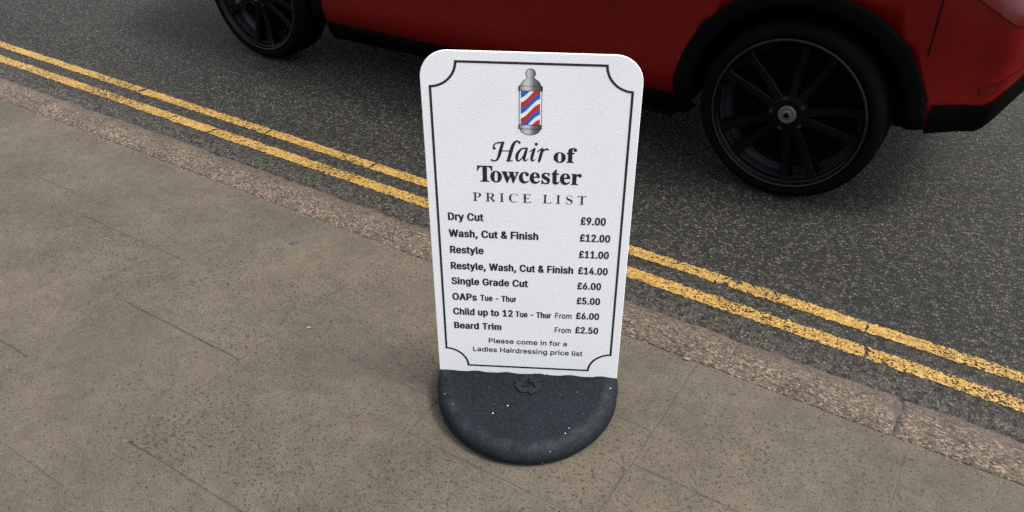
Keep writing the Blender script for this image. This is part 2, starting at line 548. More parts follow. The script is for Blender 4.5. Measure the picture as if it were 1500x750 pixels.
def section(x):
    """half profile from the bottom edge up to the roof centre, (half width, z)"""
    top, bot, w, belt = (lerp_tab(t, x) for t in (T_TOP, T_BOT, T_W, T_BELT))
    belt = min(belt, top - 0.06)
    pts = [(w - 0.060, bot), (w - 0.040, bot + 0.012), (w - 0.022, bot + 0.045), (w - 0.010, bot + 0.085)]
    lo = bot + 0.085
    for t, off in ((0.12, -0.014), (0.26, -0.016), (0.42, -0.010), (0.60, 0.0), (0.80, 0.004), (0.92, -0.004), (1.0, -0.018)):
        pts.append((w + off, lo + (belt - lo) * t))
    up = max(top - belt, 0.06)
    tum = 0.10 + 0.28 * min(1.0, max(0, up - 0.06) / 0.45)
    for t, kx in ((0.10, 0.10), (0.5, 0.38), (0.80, 0.66), (0.92, 0.86), (0.985, 1.25), (1.0, 1.9)):
        pts.append((max(w - 0.018 - tum * kx, 0.05), belt + up * t))
    pts.append((0.0, top + 0.012))
    return pts
def surf(x, t):
    p = section(x)
    f = t * (len(p) - 1)
    i = min(int(f), len(p) - 2)
    f -= i
    return (p[i][0] * (1 - f) + p[i + 1][0] * f, p[i][1] * (1 - f) + p[i + 1][1] * f)
bm = bmesh.new()
NX = 120
loops = []
for i in range(NX + 1):
    x = XF + (XR - XF) * i / NX
    p = section(x)
    ring = [bm.verts.new((x, CY - w, z)) for w, z in p]
    ring += [bm.verts.new((x, CY + w, z)) for w, z in p[:-1][::-1]]
    loops.append(ring)
nr = len(loops[0])
for i in range(NX):
    for k in range(nr):
        bm.faces.new((loops[i][k], loops[i + 1][k], loops[i + 1][(k + 1) % nr], loops[i][(k + 1) % nr]))
bm.faces.new(loops[0])
bm.faces.new(loops[-1][::-1])
bmesh.ops.recalc_face_normals(bm, faces=bm.faces)
for v in bm.verts: v.co += inv
body = link_mesh('body', bm, [CARPAINT, LINER], car, smooth=True)
ARCH_R = 0.447
cutters = []
for ax in (CX, FX):
    cb = bmesh.new()
    lathe_r = []
    for yy_ in (-1.2, 1.2):
        lathe_r.append([cb.verts.new((ax + ARCH_R * math.cos(2 * math.pi * k / 96), CY + yy_, AX_Z + ARCH_R * math.sin(2 * math.pi * k / 96))) for k in range(96)])
    for k in range(96):
        cb.faces.new((lathe_r[0][k], lathe_r[0][(k + 1) % 96], lathe_r[1][(k + 1) % 96], lathe_r[1][k]))
    cb.faces.new(lathe_r[0]); cb.faces.new(lathe_r[1][::-1])
    bmesh.ops.recalc_face_normals(cb, faces=cb.faces)
    for v in cb.verts: v.co += inv
    co = link_mesh('cutter', cb, LINER, car)
    cutters.append(co)
    md = body.modifiers.new('arch', 'BOOLEAN')
    md.operation = 'DIFFERENCE'; md.object = co; md.solver = 'EXACT'
bpy.context.view_layer.update()
dg = bpy.context.evaluated_depsgraph_get()
me2 = bpy.data.meshes.new_from_object(body.evaluated_get(dg))
body.modifiers.clear()
old = body.data
body.data = me2
bpy.data.meshes.remove(old)
for co in cutters:
    m_ = co.data
    bpy.data.objects.remove(co)
    bpy.data.meshes.remove(m_)
me2.materials.clear()
me2.materials.append(CARPAINT); me2.materials.append(LINER)
for p in me2.polygons:
    c = p.center - inv
    inside = min(math.hypot(c.x - CX, c.z - AX_Z), math.hypot(c.x - FX, c.z - AX_Z)) < ARCH_R + 0.002
    p.material_index = 1 if (inside or p.normal.z < -0.9) else 0
    p.use_smooth = not inside and p.normal.z > -0.9

def side_strip(name, mat, x0, x1, ta, tb, out=0.004, nx=24, nt=8, parent=car, both=True, thick=0.0):
    objs = []
    for s in ((-1, 1) if both else (-1,)):
        b2 = bmesh.new()
        g = []
        for i in range(nx + 1):
            row = []
            for j in range(nt + 1):
                fx = i / nx
                t0, t1 = ta, tb
                x = x0(j / nt) + (x1(j / nt) - x0(j / nt)) * fx if callable(x0) else x0 + (x1 - x0) * fx
                w, z = surf(x, t0 + (t1 - t0) * j / nt)
                row.append(b2.verts.new(Vector((x, CY + s * (w + out), z)) + inv))
            g.append(row)
        for i in range(nx):
            for j in range(nt):
                f = (g[i][j], g[i + 1][j], g[i + 1][j + 1], g[i][j + 1])
                b2.faces.new(f if s < 0 else f[::-1])
        objs.append(link_mesh(name, b2, mat, parent, smooth=True))
    return objs
# side glass (front and rear door), above the belt line
tb0, tb1 = 11.15 / 17, 13.7 / 17
side_strip('side_window', GLASS, lambda t: -1.85 + 0.50 * t, lambda t: -0.83 + 0.02 * t, tb0, tb1)
side_strip('side_window', GLASS, lambda t: -0.76, lambda t: 0.30 - 0.1 * t, tb0, tb1)
# shut lines of the doors
for xa in (-1.95, -0.80, 0.02):
    side_strip('door_gap', LINER, xa, xa + 0.006, 6.7 / 17 if xa < 0 else 7.5 / 17, 11 / 17, out=0.0012, nx=1, nt=12)
# handles
for xa in (-1.02, -0.12):
    for s in (-1, 1):
        b2 = bmesh.new()
        w, z = surf(xa, 9 / 17)
        box(b2, xa - 0.10, xa + 0.08, CY + s * (w + 0.022) - 0.012, CY + s * (w + 0.022) + 0.012, z - 0.014, z + 0.014)
        bmesh.ops.bevel(b2, geom=b2.edges[:], offset=0.008, segments=3, affect='EDGES')
        for xe in (xa - 0.085, xa + 0.065):
            box(b2, xe - 0.012, xe + 0.012, CY + s * (w + 0.012) - 0.012, CY + s * (w + 0.012) + 0.012, z - 0.009, z + 0.009)
        for v in b2.verts: v.co += inv
        link_mesh('door_handle', b2, CARPAINT, car, smooth=True)
# front and rear glass
def cross_strip(name, mat, xa, xb, half, out=0.006):
    b2 = bmesh.new()
    g = []
    for i in range(13):
        x = xa + (xb - xa) * i / 12
        p = section(x)
        row = []
        wmax = p[-3][0] * half
        for j in range(13):
            y = -wmax + 2 * wmax * j / 12
            row.append(b2.verts.new(Vector((x, CY + y, p[-2][1] + 0.012 * (1 - abs(y) / wmax) + out)) + inv))
        g.append(row)
    for i in range(12):
        for j in range(12):
            b2.faces.new((g[i][j], g[i + 1][j], g[i + 1][j + 1], g[i][j + 1]))
    return link_mesh(name, b2, mat, car, smooth=True)
cross_strip('windscreen', GLASS, -1.98, -1.42, 0.96)
cross_strip('rear_window', GLASS, 0.52, 0.70, 0.96)
# lamps, mirrors
for s in (-1, 1):
    b2 = bmesh.new()
    for k in range(1):
        pts = []
        for i in range(9):
            x = -3.34 + 0.34 * i / 8
            row = []
            for j in range(5):
                w, z = surf(x, (7.2 + 2.4 * j / 4 * (0.6 + 0.4 * (1 - i / 8))) / 17)
                row.append(b2.verts.new(Vector((x, CY + s * (w + 0.006), z)) + inv))
            pts.append(row)
        for i in range(8):
            for j in range(4):
                b2.faces.new((pts[i][j], pts[i + 1][j], pts[i + 1][j + 1], pts[i][j + 1]))
    link_mesh('headlight', b2, LAMP, car, smooth=True)
    b2 = bmesh.new()
    pts = []
    for i in range(9):
        x = 0.62 + 0.27 * i / 8
        row = []
        for j in range(5):
            w, z = surf(x, (8.0 + 2.6 * j / 4) / 17)
            row.append(b2.verts.new(Vector((x, CY + s * (w + 0.006), z)) + inv))
        pts.append(row)
    for i in range(8):
        for j in range(4):
            b2.faces.new((pts[i][j], pts[i + 1][j], pts[i + 1][j + 1], pts[i][j + 1]))
    link_mesh('tail_light', b2, TAIL, car, smooth=True)
    b2 = bmesh.new()
    bmesh.ops.create_icosphere(b2, subdivisions=3, radius=1.0)
    for v in b2.verts:
        v.co = Vector((-1.78 + v.co.x * 0.07, CY + s * (1.00 + v.co.y * 0.10), 1.03 + v.co.z * 0.075))
    box(b2, -1.80, -1.76, CY + s * 0.93 - 0.04, CY + s * 0.93 + 0.04, 0.97, 1.0)
    for v in b2.verts: v.co += inv
    link_mesh('door_mirror', b2, CARPAINT, car, smooth=True)
# black lower bumper trim, front and rear
side_strip('bumper_trim', CLAD, 0.655, 0.925, 0.0, 3.6 / 17, out=0.005)
side_strip('bumper_trim', CLAD, -3.41, -2.99, 0.0, 3.6 / 17, out=0.005)
side_strip('rear_reflector', TAIL, 0.78, 0.89, 4.3 / 17, 4.8 / 17, out=0.006, nx=6, nt=3)
side_strip('bumper_gap', LINER, 0.60, 0.605, 5.6 / 17, 8.0 / 17, out=0.0012, nx=1, nt=12)
# black sill trim under the red, both sides, lowered to deepen the shade underneath
for s in (-1, 1):
    b2 = bmesh.new()
    g = []
    xa, xb = FX + 0.43, CX - 0.43
    for i in range(25):
        x = xa + (xb - xa) * i / 24
        w, z = section(x)[0]
        row = [(w + 0.006, z + 0.004), (w + 0.010, z - 0.004), (w + 0.002, z - 0.030), (w - 0.028, z - 0.085), (w - 0.10, z - 0.110), (w - 0.20, z - 0.115)]
        g.append([b2.verts.new(Vector((x, CY + s * a, zz)) + inv) for a, zz in row])
    for i in range(24):
        for j in range(5):
            b2.faces.new((g[i][j], g[i + 1][j], g[i + 1][j + 1], g[i][j + 1]))
    b2.faces.new(g[0]); b2.faces.new(g[-1])
    link_mesh('sill_trim', b2, CLAD, car, smooth=True)
# arch cladding rings
def arch_trim(ax, s):
    b2 = bmesh.new()
    g = []
    prof = [(0.385, -0.10), (0.385, -0.006), (0.391, 0.0), (0.41, 0.002), (0.436, 0.0), (0.4495, -0.002), (0.4495, -0.03)]
    a0, a1 = R(3.0), R(187)
    if ax == FX: a0, a1 = R(-7), R(178)
    n = 72
    for i in range(n + 1):
        a = a0 + (a1 - a0) * i / n
        row = []
        for r, o in prof:
            x, z = ax + r * math.cos(a), AX_Z + r * math.sin(a)
            xs_ = min(max(x, XF + 0.02), XR - 0.02)
            # follow the flank at this spot
            p = section(xs_)
            zz = max(z, p[0][1])
            w = p[0][0]
            for (wa, za), (wb, zb) in zip(p[:-1], p[1:]):
                if za <= zz <= zb and zb > za:
                    w = wa + (wb - wa) * (zz - za) / (zb - za)
                    break
            row.append(b2.verts.new(Vector((x, CY + s * (w + 0.010 + o), z)) + inv))
        g.append(row)
    for i in range(n):
        for j in range(len(prof) - 1):
            b2.faces.new((g[i][j], g[i + 1][j], g[i + 1][j + 1], g[i][j + 1]))
    bmesh.ops.recalc_face_normals(b2, faces=b2.faces)
    return link_mesh('wheel_arch_trim', b2, CLAD, car, smooth=True)
for ax in (CX, FX):
    for s in (-1, 1):
        arch_trim(ax, s)
# underside, middle box set low to darken the road beneath
b2 = bmesh.new()
box(b2, FX + 0.5, CX - 0.5, CY - 0.70, CY + 0.70, 0.115, 0.28)
box(b2, -3.2, FX - 0.5, CY - 0.6, CY + 0.6, 0.18, 0.30)
box(b2, FX - 0.5, FX + 0.5, CY - 0.50, CY + 0.50, 0.165, 0.60)
box(b2, CX - 0.5, CX + 0.40, CY - 0.50, CY + 0.50, 0.20, 0.60)
for v in b2.verts: v.co += inv
link_mesh('underbody', b2, LINER, car)

# wheels: tyre > rim > hub cap. Outer face towards -Y
def wheel(ax, s):
    o = bpy.data.objects.new('wheel', None)
    COL.objects.link(o)
    o.empty_display_size = 0.1
    o.parent = car
    o.location = Vector((ax, CY + s * 0.880, AX_Z)) + inv
    if s > 0: o.rotation_euler = (0, 0, math.pi)
    return o
def build_wheel(w, turn):
    b2 = bmesh.new()
    lathe(b2, [(0.19, 0.262), (0.205, 0.285), (0.20, 0.300), (0.185, 0.309), (0.15, 0.312), (0.055, 0.312), (0.024, 0.309), (0.006, 0.300), (-0.004, 0.286), (-0.004, 0.274), (0.002, 0.266), (0.012, 0.262), (0.19, 0.262)], 96)
    for r0 in (0.06, 0.09, 0.12, 0.15):
        lathe(b2, [(r0 - 0.004, 0.3125), (r0, 0.3055), (r0 + 0.004, 0.3125)], 96)
    bmesh.ops.recalc_face_normals(b2, faces=b2.faces)
    for v in b2.verts:
        v.co.x *= 1.0737
        v.co.z *= 1.0737
    link_mesh('tyre', b2, TYRE, w, smooth=True)
    b2 = bmesh.new()
    # lip and barrel
    lathe(b2, [(0.010, 0.2655), (0.000, 0.2655), (-0.003, 0.262), (-0.001, 0.257)], 96, mi=1)
    lathe(b2, [(-0.001, 0.257), (0.010, 0.252), (0.016, 0.246), (0.030, 0.243)], 96, mi=0)
    lathe(b2, [(0.030, 0.243), (0.075, 0.238), (0.10, 0.222), (0.17, 0.222)], 96, mi=2)
    lathe(b2, [(0.17, 0.222), (0.172, 0.0005)], 48, mi=3)
    # hub
    lathe(b2, [(0.070, 0.074), (0.034, 0.072), (0.022, 0.064), (0.018, 0.050), (0.017, 0.0345)], 60, mi=0)
    # five twin spokes
    for k in range(5):
        for sgn in (-1, 1):
            a0 = turn + k * 2 * math.pi / 5
            stn = 9
            rows = []
            for i in range(stn + 1):
                t = i / stn
                r = 0.052 + (0.247 - 0.052) * t
                off = sgn * (R(12.0) + R(3.0) * (1 - t) ** 2)
                off *= (1.0 if t > 0.25 else 0.95)
                hw = 0.0165 - 0.003 * t + 0.006 * max(0, t - 0.85) / 0.15
                a = a0 + off
                face = 0.020 + 0.010 * math.sin(math.pi * t) - 0.006 * t
                c_, s_ = math.cos(a), math.sin(a)
                row = []
                for u, dd in ((-hw - 0.005, 0.045), (-hw, 0.006), (-hw + 0.004, 0.0), (hw - 0.004, 0.0), (hw, 0.006), (hw + 0.005, 0.045)):
                    row.append(b2.verts.new((r * c_ - u * s_, face + dd, r * s_ + u * c_)))
                rows.append(row)
            for i in range(stn):
                for j in range(6):
                    b2.faces.new((rows[i][j], rows[i + 1][j], rows[i + 1][(j + 1) % 6], rows[i][(j + 1) % 6]))
            b2.faces.new(rows[0]); b2.faces.new(rows[-1])
        # wheel bolts
    for k in range(5):
        a = turn + (k + 0.5) * 2 * math.pi / 5
        ring = []
        for dd, rr in ((0.030, 0.0105), (0.019, 0.0100), (0.019, 0.0001)):
            ring.append([b2.verts.new((0.054 * math.cos(a) + rr * math.cos(q * math.pi / 3), dd, 0.054 * math.sin(a) + rr * math.sin(q * math.pi / 3))) for q in range(6)])
        for i in range(2):
            for q in range(6):
                f = b2.faces.new((ring[i][q], ring[i][(q + 1) % 6], ring[i + 1][(q + 1) % 6], ring[i + 1][q]))
                f.material_index = 2
    bmesh.ops.recalc_face_normals(b2, faces=b2.faces)
    for v in b2.verts:
        v.co.x *= 1.06
        v.co.z *= 1.06
    rim = link_mesh('rim', b2, [RIM, RIM_EDGE, RIM_BARREL, LINER], w, smooth=False)
    b2 = bmesh.new()
    lathe(b2, [(0.020, 0.034), (0.011, 0.033), (0.008, 0.029), (0.0095, 0.024), (0.0095, 0.0185)], 40, mi=0)
    lathe(b2, [(0.0095, 0.0185), (0.0075, 0.0175), (0.0070, 0.0105)], 40, mi=0)
    lathe(b2, [(0.0070, 0.0105), (0.0062, 0.009), (0.0060, 0.0002)], 40, mi=1)
    bmesh.ops.recalc_face_normals(b2, faces=b2.faces)
    link_mesh('hub_cap', b2, [CAP, RIM], w, smooth=True)
proto = wheel(CX, -1)
build_wheel(proto, R(145))
def copy_tree(src, dst):
    for ch in list(src.children):
        c = ch.copy()
        COL.objects.link(c)
        c.parent = dst
        copy_tree(ch, c)
for ax, s, sp in ((FX, -1, 20), (CX, 1, 40), (FX, 1, 10)):
    w = wheel(ax, s)
    copy_tree(proto, w)
    w.rotation_euler.y = R(sp)

# ------------------------------------------------------------------ the pavement sign
A = R(28.1)
Z0 = 0.086                        # inner border bottom above the pavement
sign = thing('pavement_sign', 'white barber price list sign board standing in a black recycled rubber base on the pavement', 'sign', (0, 0, 0), A)

def arc(cx, cz, r, a0, a1, n):
    return [(cx + r * math.cos(a0 + (a1 - a0) * k / n), cz + r * math.sin(a0 + (a1 - a0) * k / n)) for k in range(n + 1)]
HW_T, HW_B, TOP = 0.2325, 0.2338, Z0 + 0.8545
RC = 0.060
out = [(-HW_B, 0.030), (HW_B, 0.030)]
out += arc(HW_T - RC, TOP - RC, RC, 0, math.pi / 2, 16)
out += arc(-HW_T + RC, TOP - RC, RC, math.pi / 2, math.pi, 16)
TH = 0.005
b2 = bmesh.new()
def ring_at(y, ins):
    c = [Vector(p) for p in out]
    n = len(c)
    vs = []
    for i in range(n):
        e = (c[(i + 1) % n] - c[i - 1]).normalized()
        nrm = Vector((-e.y, e.x))
        q = c[i] + nrm * ins
        vs.append(b2.verts.new((q.x, y, q.y)))
    return vs
rs = [ring_at(0.0, 0.0009), ring_at(0.0008, 0.0), ring_at(TH - 0.0008, 0.0), ring_at(TH, 0.0009)]
for p, q in zip(rs[:-1], rs[1:]):
    for i in range(len(p)):
        b2.faces.new((p[i], p[(i + 1) % len(p)], q[(i + 1) % len(p)], q[i]))
b2.faces.new(rs[0]); b2.faces.new(rs[-1][::-1])
bmesh.ops.recalc_face_normals(b2, faces=b2.faces)
panel = link_mesh('panel', b2, PANEL, sign)

YP = -0.0004                      # print sits just proud of the panel face
# border line with scooped corners
HH = 0.8344
def notch(w, h0, h1, r):
    c = []
    c += [(-w + r, h0)] + [(w - r, h0)]
    c += [(w - r * math.cos(a), h0 + r * math.sin(a)) for a in [math.pi / 2 * 0 + k * math.pi / 32 for k in range(1, 16)]]
    return c
def border_loop(off):
    """outline of the border, moved inwards by off"""
    w, b0, t0, r = 0.215 - off, Z0 + off, Z0 + HH - off, 0.0560 
    rr = r
    # corner arcs are centred on the outer rectangle's corners, radius grows with the inset
    W_, B_, T_ = 0.215, Z0, Z0 + HH
    rad = r + off
    pts = []
    def c_arc(cx, cz, x_first, sx, sz):
        a0 = math.asin(min(1, off / rad))
        seq = []
        for k in range(21):
            a = a0 + (math.pi / 2 - 2 * a0) * k / 20
            seq.append((cx - sx * rad * math.cos(a), cz - sz * rad * math.sin(a)))
        return seq if x_first else seq[::-1]
    # sx, sz point outwards
    pts += c_arc(W_, B_, True, 1, -1)          # bottom right: starts on the bottom line
    pts += c_arc(W_, T_, False, 1, 1)          # top right
    pts += c_arc(-W_, T_, True, -1, 1)
    pts += c_arc(-W_, B_, False, -1, -1)
    return pts
b2 = bmesh.new()
lo = [b2.verts.new((x, YP, z)) for x, z in border_loop(0.0)]
li = [b2.verts.new((x, YP, z)) for x, z in border_loop(0.0053)]
for i in range(len(lo)):
    b2.faces.new((lo[i], lo[(i + 1) % len(lo)], li[(i + 1) % len(li)], li[i]))
link_mesh('border_line', b2, INK, panel)

GLYPHS = {
  'bold': {
    ' ': (188, ''),
    '&': (448, '226 532 262 526 292 516 306 509 322 496 341 478 353 462 360 448 367 418 367 392 363 372 357 355 341 328 299 287 276 270 270 262 284 242 299 224 302 223 316 235 329 240 342 240 356 243 399 243 412 240 426 240 439 235 447 228 451 222 451 192 447 168 433 122 418 95 415 85 424 72 480 5 480 -2 469 -12 456 -17 442 -17 432 -20 369 -20 359 -17 346 -17 332 -12 319 -2 262 -19 242 -23 229 -24 219 -27 172 -27 162 -24 129 -20 86 -6 55 12 18 48 2 75 -9 115 -9 152 -2 182 5 195 21 218 52 250 82 273 85 278 76 293 65 305 48 332 42 345 34 368 34 382 31 392 31 405 34 415 35 432 43 455 54 472 86 503 116 519 139 526 156 530 169 530 179 533/203 438 199 438 189 429 181 408 182 385 190 365 192 362 196 361 210 375 217 395 217 418 210 432/166 182 162 182 159 179 152 168 141 142 141 118 145 105 152 90 165 78 176 71 186 67 206 67 239 84 242 88 236 99'),
    ',': (188, '136 90 143 87 156 87 169 83 177 76 181 69 133 -104 127 -121 116 -132 103 -136 89 -136 79 -139 43 -139 33 -136 19 -136 6 -132 -5 -121 -6 -111 -3 -101 -2 -88 1 -78 1 -68 7 -38 8 -24 17 26 21 59 25 72 36 83 49 87 63 87 76 91'),
    '-': (453, '336 263 342 261 356 261 369 257 377 249 381 243 380 186 370 176 359 172 342 171 329 168 122 168 109 171 96 171 82 176 72 186 71 243 72 247 79 254 92 260 109 261 122 264'),
    '.': (188, '111 105 118 102 135 101 151 95 179 67 183 57 183 27 175 11 155 -10 128 -21 115 -21 105 -24 88 -24 78 -21 65 -21 41 -13 13 14 7 27 6 51 14 71 31 89 48 98 61 102 75 102 85 105'),
    '0': (453, '239 536 269 530 283 530 299 526 319 519 346 506 363 493 389 466 407 442 427 402 441 352 441 342 444 332 445 315 448 302 448 202 445 192 444 175 440 155 433 128 420 92 410 72 394 48 356 10 343 1 323 -9 293 -19 279 -20 269 -23 256 -24 246 -27 206 -27 149 -16 116 -3 91 15 61 45 49 62 36 83 22 118 11 162 11 172 8 182 8 202 4 215 5 295 8 305 8 325 15 362 25 398 42 435 56 456 73 476 83 486 113 509 143 522 169 530 183 530 216 536/231 438 223 439 206 430 189 413 179 395 161 345 155 308 154 272 151 258 151 248 154 238 155 202 161 165 169 138 182 108 196 87 219 71 226 70 239 74 258 88 267 102 280 128 294 175 295 185 298 195 298 218 301 232 301 275 298 288 298 312 290 352 280 382 267 408 256 422 243 432'),
    '1': (453, '275 529 281 527 295 526 308 522 316 515 320 508 320 78 325 74 385 73 395 70 408 70 422 65 430 58 433 52 432 -2 421 -12 408 -16 395 -17 381 -20 85 -20 71 -17 58 -16 45 -12 35 -3 33 5 33 52 35 56 41 63 55 69 71 70 81 73 161 73 168 75 170 78 170 368 168 376 161 376 128 351 108 344 88 342 68 344 55 348 47 355 43 362 44 428 64 448 165 522 178 526 191 527 201 530'),
    '2': (453, '239 536 269 530 282 530 319 519 336 512 352 502 372 487 390 468 402 453 416 425 424 395 424 352 416 318 396 278 379 254 344 212 317 185 310 175 241 105 221 82 221 78 229 77 382 77 396 74 409 73 422 69 430 62 434 55 433 -2 422 -12 409 -16 396 -17 382 -20 72 -20 59 -17 46 -16 32 -12 24 -5 21 2 22 52 57 88 66 100 107 142 116 153 160 198 167 208 210 252 217 262 234 278 260 315 270 335 277 362 277 378 273 398 259 423 252 429 232 439 219 440 201 432 185 415 175 392 169 362 159 351 146 347 132 346 119 343 76 343 62 346 49 347 32 353 26 361 24 365 24 395 31 422 38 438 54 462 89 497 102 506 122 516 169 530 182 530 216 536'),
    '4': (453, '308 529 315 527 328 526 341 522 351 513 353 505 339 478 271 365 255 335 258 332 278 334 288 336 338 336 348 334 365 332 378 327 385 319 386 315 387 188 391 184 431 180 445 176 455 166 456 158 456 108 453 102 445 94 435 91 418 90 408 87 391 86 387 82 386 5 385 -3 375 -12 361 -16 348 -17 335 -20 291 -20 278 -17 265 -16 251 -12 243 -5 240 5 239 82 235 86 45 87 35 90 21 90 8 94 -2 104 -4 112 -4 158 0 168 205 513 215 522 228 526 241 527 255 530/239 302 238 303 235 302 194 235 169 192 168 188 169 185 175 183 231 183 238 186 240 192'),
    '5': (453, '365 529 371 527 385 526 398 522 409 512 410 455 403 445 398 441 388 437 371 436 361 433 198 433 192 428 190 422 190 402 187 392 186 372 183 362 183 355 185 352 191 350 208 353 248 353 295 346 325 336 345 326 371 306 390 288 409 262 422 235 429 215 433 195 433 132 429 112 422 92 412 72 395 47 368 20 351 7 328 -6 285 -20 251 -24 238 -27 198 -27 188 -24 175 -23 141 -16 121 -9 95 4 81 13 60 32 41 54 28 77 21 98 16 118 17 128 20 135 28 142 38 146 55 147 65 150 115 150 128 147 145 146 156 142 165 132 171 112 177 98 185 88 211 71 225 70 248 81 265 98 279 125 283 142 283 182 275 208 261 233 251 242 228 256 201 256 185 249 161 234 148 230 135 230 121 227 55 234 35 241 25 251 23 258 26 268 27 288 30 298 30 318 33 328 33 348 36 358 40 408 43 418 43 438 46 448 47 468 50 478 50 495 54 512 65 522 78 526 91 527 101 530'),
    '6': (453, '319 529 325 527 339 526 352 522 362 512 362 502 274 375 254 345 251 338 251 335 272 330 285 330 302 326 335 316 349 309 373 292 395 269 413 245 419 233 430 195 430 178 433 168 434 152 430 138 430 122 426 105 416 78 397 48 360 12 349 4 322 -9 289 -20 255 -24 242 -27 205 -27 149 -16 115 -3 97 8 79 23 52 54 41 72 28 102 20 138 20 185 28 218 44 262 74 315 204 505 221 522 235 526 249 527 262 530/233 245 225 246 215 242 201 235 189 223 178 205 171 185 170 168 167 158 170 148 171 132 178 112 184 98 195 85 205 77 222 70 237 72 250 78 260 88 276 115 283 142 283 175 279 192 272 208 259 228'),
    '9': (453, '239 536 269 530 282 530 329 516 352 502 366 492 390 468 409 442 419 422 426 402 430 385 430 368 434 355 433 338 430 328 430 312 416 265 393 218 366 175 259 18 245 0 232 -12 219 -16 205 -17 195 -20 139 -20 125 -17 112 -16 95 -10 88 -2 88 5 193 155 203 172 203 175 159 181 109 198 89 210 50 248 34 275 28 292 24 308 20 332 20 375 23 385 24 395 31 418 44 445 52 456 92 497 105 506 132 519 169 530 182 530 192 533 209 534 219 536/233 438 225 440 219 439 201 428 190 418 174 388 170 372 170 332 175 313 190 285 202 274 222 264 233 265 252 274 260 282 276 308 283 335 283 368 273 402 259 423'),
    'A': (480, '275 529 281 527 295 526 308 522 316 515 322 505 499 25 505 5 505 -2 495 -12 481 -16 468 -17 458 -20 398 -20 388 -17 375 -16 361 -12 351 -2 309 118 305 122 298 123 181 123 175 122 171 118 135 15 129 -2 119 -12 105 -16 91 -17 78 -20 21 -20 11 -17 -2 -16 -15 -12 -26 -2 -26 5 157 512 168 522 181 526 195 527 208 530/242 305 238 307 234 302 208 225 211 220 261 220 269 222 269 228'),
    'B': (456, '252 529 258 527 278 526 288 524 302 523 322 519 352 509 372 499 385 490 413 462 422 448 432 428 440 402 439 342 432 322 422 304 386 268 388 264 405 253 433 225 442 212 452 192 460 162 460 108 452 82 435 51 406 22 378 4 352 -6 322 -13 308 -14 298 -16 285 -17 272 -20 68 -20 55 -17 42 -16 28 -12 18 -3 17 5 18 512 28 522 42 526 55 527 65 530/240 432 232 433 175 433 168 431 167 425 167 315 169 308 175 307 248 307 268 318 279 328 289 348 293 368 289 395 282 408 275 418 258 429/263 208 255 210 175 210 168 208 167 202 167 85 169 78 175 77 262 77 278 81 292 90 302 101 309 118 312 135 310 155 306 168 295 186 285 197'),
    'C': (510, '285 536 345 526 389 512 415 499 442 480 470 452 489 425 506 392 516 355 516 348 505 338 492 333 479 333 469 330 415 330 402 333 389 333 375 338 367 345 346 392 335 406 319 419 293 432 279 436 259 436 242 432 212 416 198 405 185 389 164 352 158 335 151 308 150 292 147 282 147 228 150 218 150 205 154 188 168 148 181 125 202 100 232 81 255 73 282 73 295 77 315 87 335 103 354 132 365 162 375 172 389 176 402 177 412 180 469 180 479 177 492 176 505 172 514 165 517 158 513 138 503 108 486 78 474 62 445 33 422 14 402 2 382 -6 335 -20 302 -24 292 -27 242 -27 182 -16 152 -6 125 7 95 27 52 70 31 102 21 122 11 148 4 178 0 195 0 208 -3 218 -3 288 0 298 0 315 5 335 21 385 38 418 45 429 60 448 89 476 132 506 145 512 185 526 205 530 219 530 229 533 245 533 255 536'),
    'D': (502, '238 529 245 527 268 526 278 524 292 523 308 520 348 509 378 496 405 479 425 463 440 448 466 415 486 375 499 328 500 315 503 305 503 208 500 198 499 182 486 135 466 95 440 62 425 47 385 18 365 8 328 -6 295 -13 282 -14 272 -16 258 -17 245 -20 68 -20 55 -17 42 -16 28 -12 18 -3 17 5 18 512 28 522 42 526 55 527 65 530/223 432 215 433 175 433 169 432 167 428 167 85 168 79 172 77 238 77 265 84 296 102 312 114 332 145 346 178 353 212 354 232 357 245 357 268 354 278 353 298 346 332 332 365 312 396 285 416 265 426 248 430'),
    'F': (410, '368 529 375 527 388 526 402 522 412 512 413 458 410 448 402 441 392 438 375 436 365 434 175 433 169 432 167 425 167 305 168 299 175 297 338 297 352 294 365 293 378 289 387 282 390 275 389 218 378 208 365 204 352 203 342 200 175 200 169 198 167 192 167 5 165 -3 155 -12 142 -16 128 -17 118 -20 65 -20 55 -17 42 -16 28 -12 18 -3 17 5 18 512 28 522 42 526 55 527 68 530'),
    'G': (520, '282 536 289 533 305 533 315 530 329 530 359 522 399 507 432 486 449 473 467 455 489 425 501 405 509 385 517 358 517 352 514 345 505 338 492 333 479 333 469 330 415 330 402 333 389 333 375 338 367 345 349 382 332 406 326 412 302 427 275 436 255 436 242 432 215 419 199 406 192 399 178 378 164 352 158 335 151 308 150 292 147 282 147 228 150 218 150 205 154 188 168 148 181 125 197 105 215 91 242 77 255 73 282 73 305 81 325 93 345 114 356 132 363 148 367 162 369 175 368 178 362 180 292 180 279 183 265 183 252 188 241 198 241 258 252 269 265 273 279 273 289 276 469 277 482 273 495 273 509 269 517 262 520 255 520 165 517 155 516 142 506 112 493 85 475 60 442 27 425 14 405 2 385 -6 339 -20 325 -20 292 -27 245 -27 235 -24 199 -20 182 -16 132 2 99 23 85 36 74 45 50 72 31 102 21 122 5 172 0 192 0 208 -3 218 -3 288 0 298 0 315 11 362 28 402 54 442 95 483 125 502 152 516 172 522 202 530 215 530 225 533 242 533 252 536'),
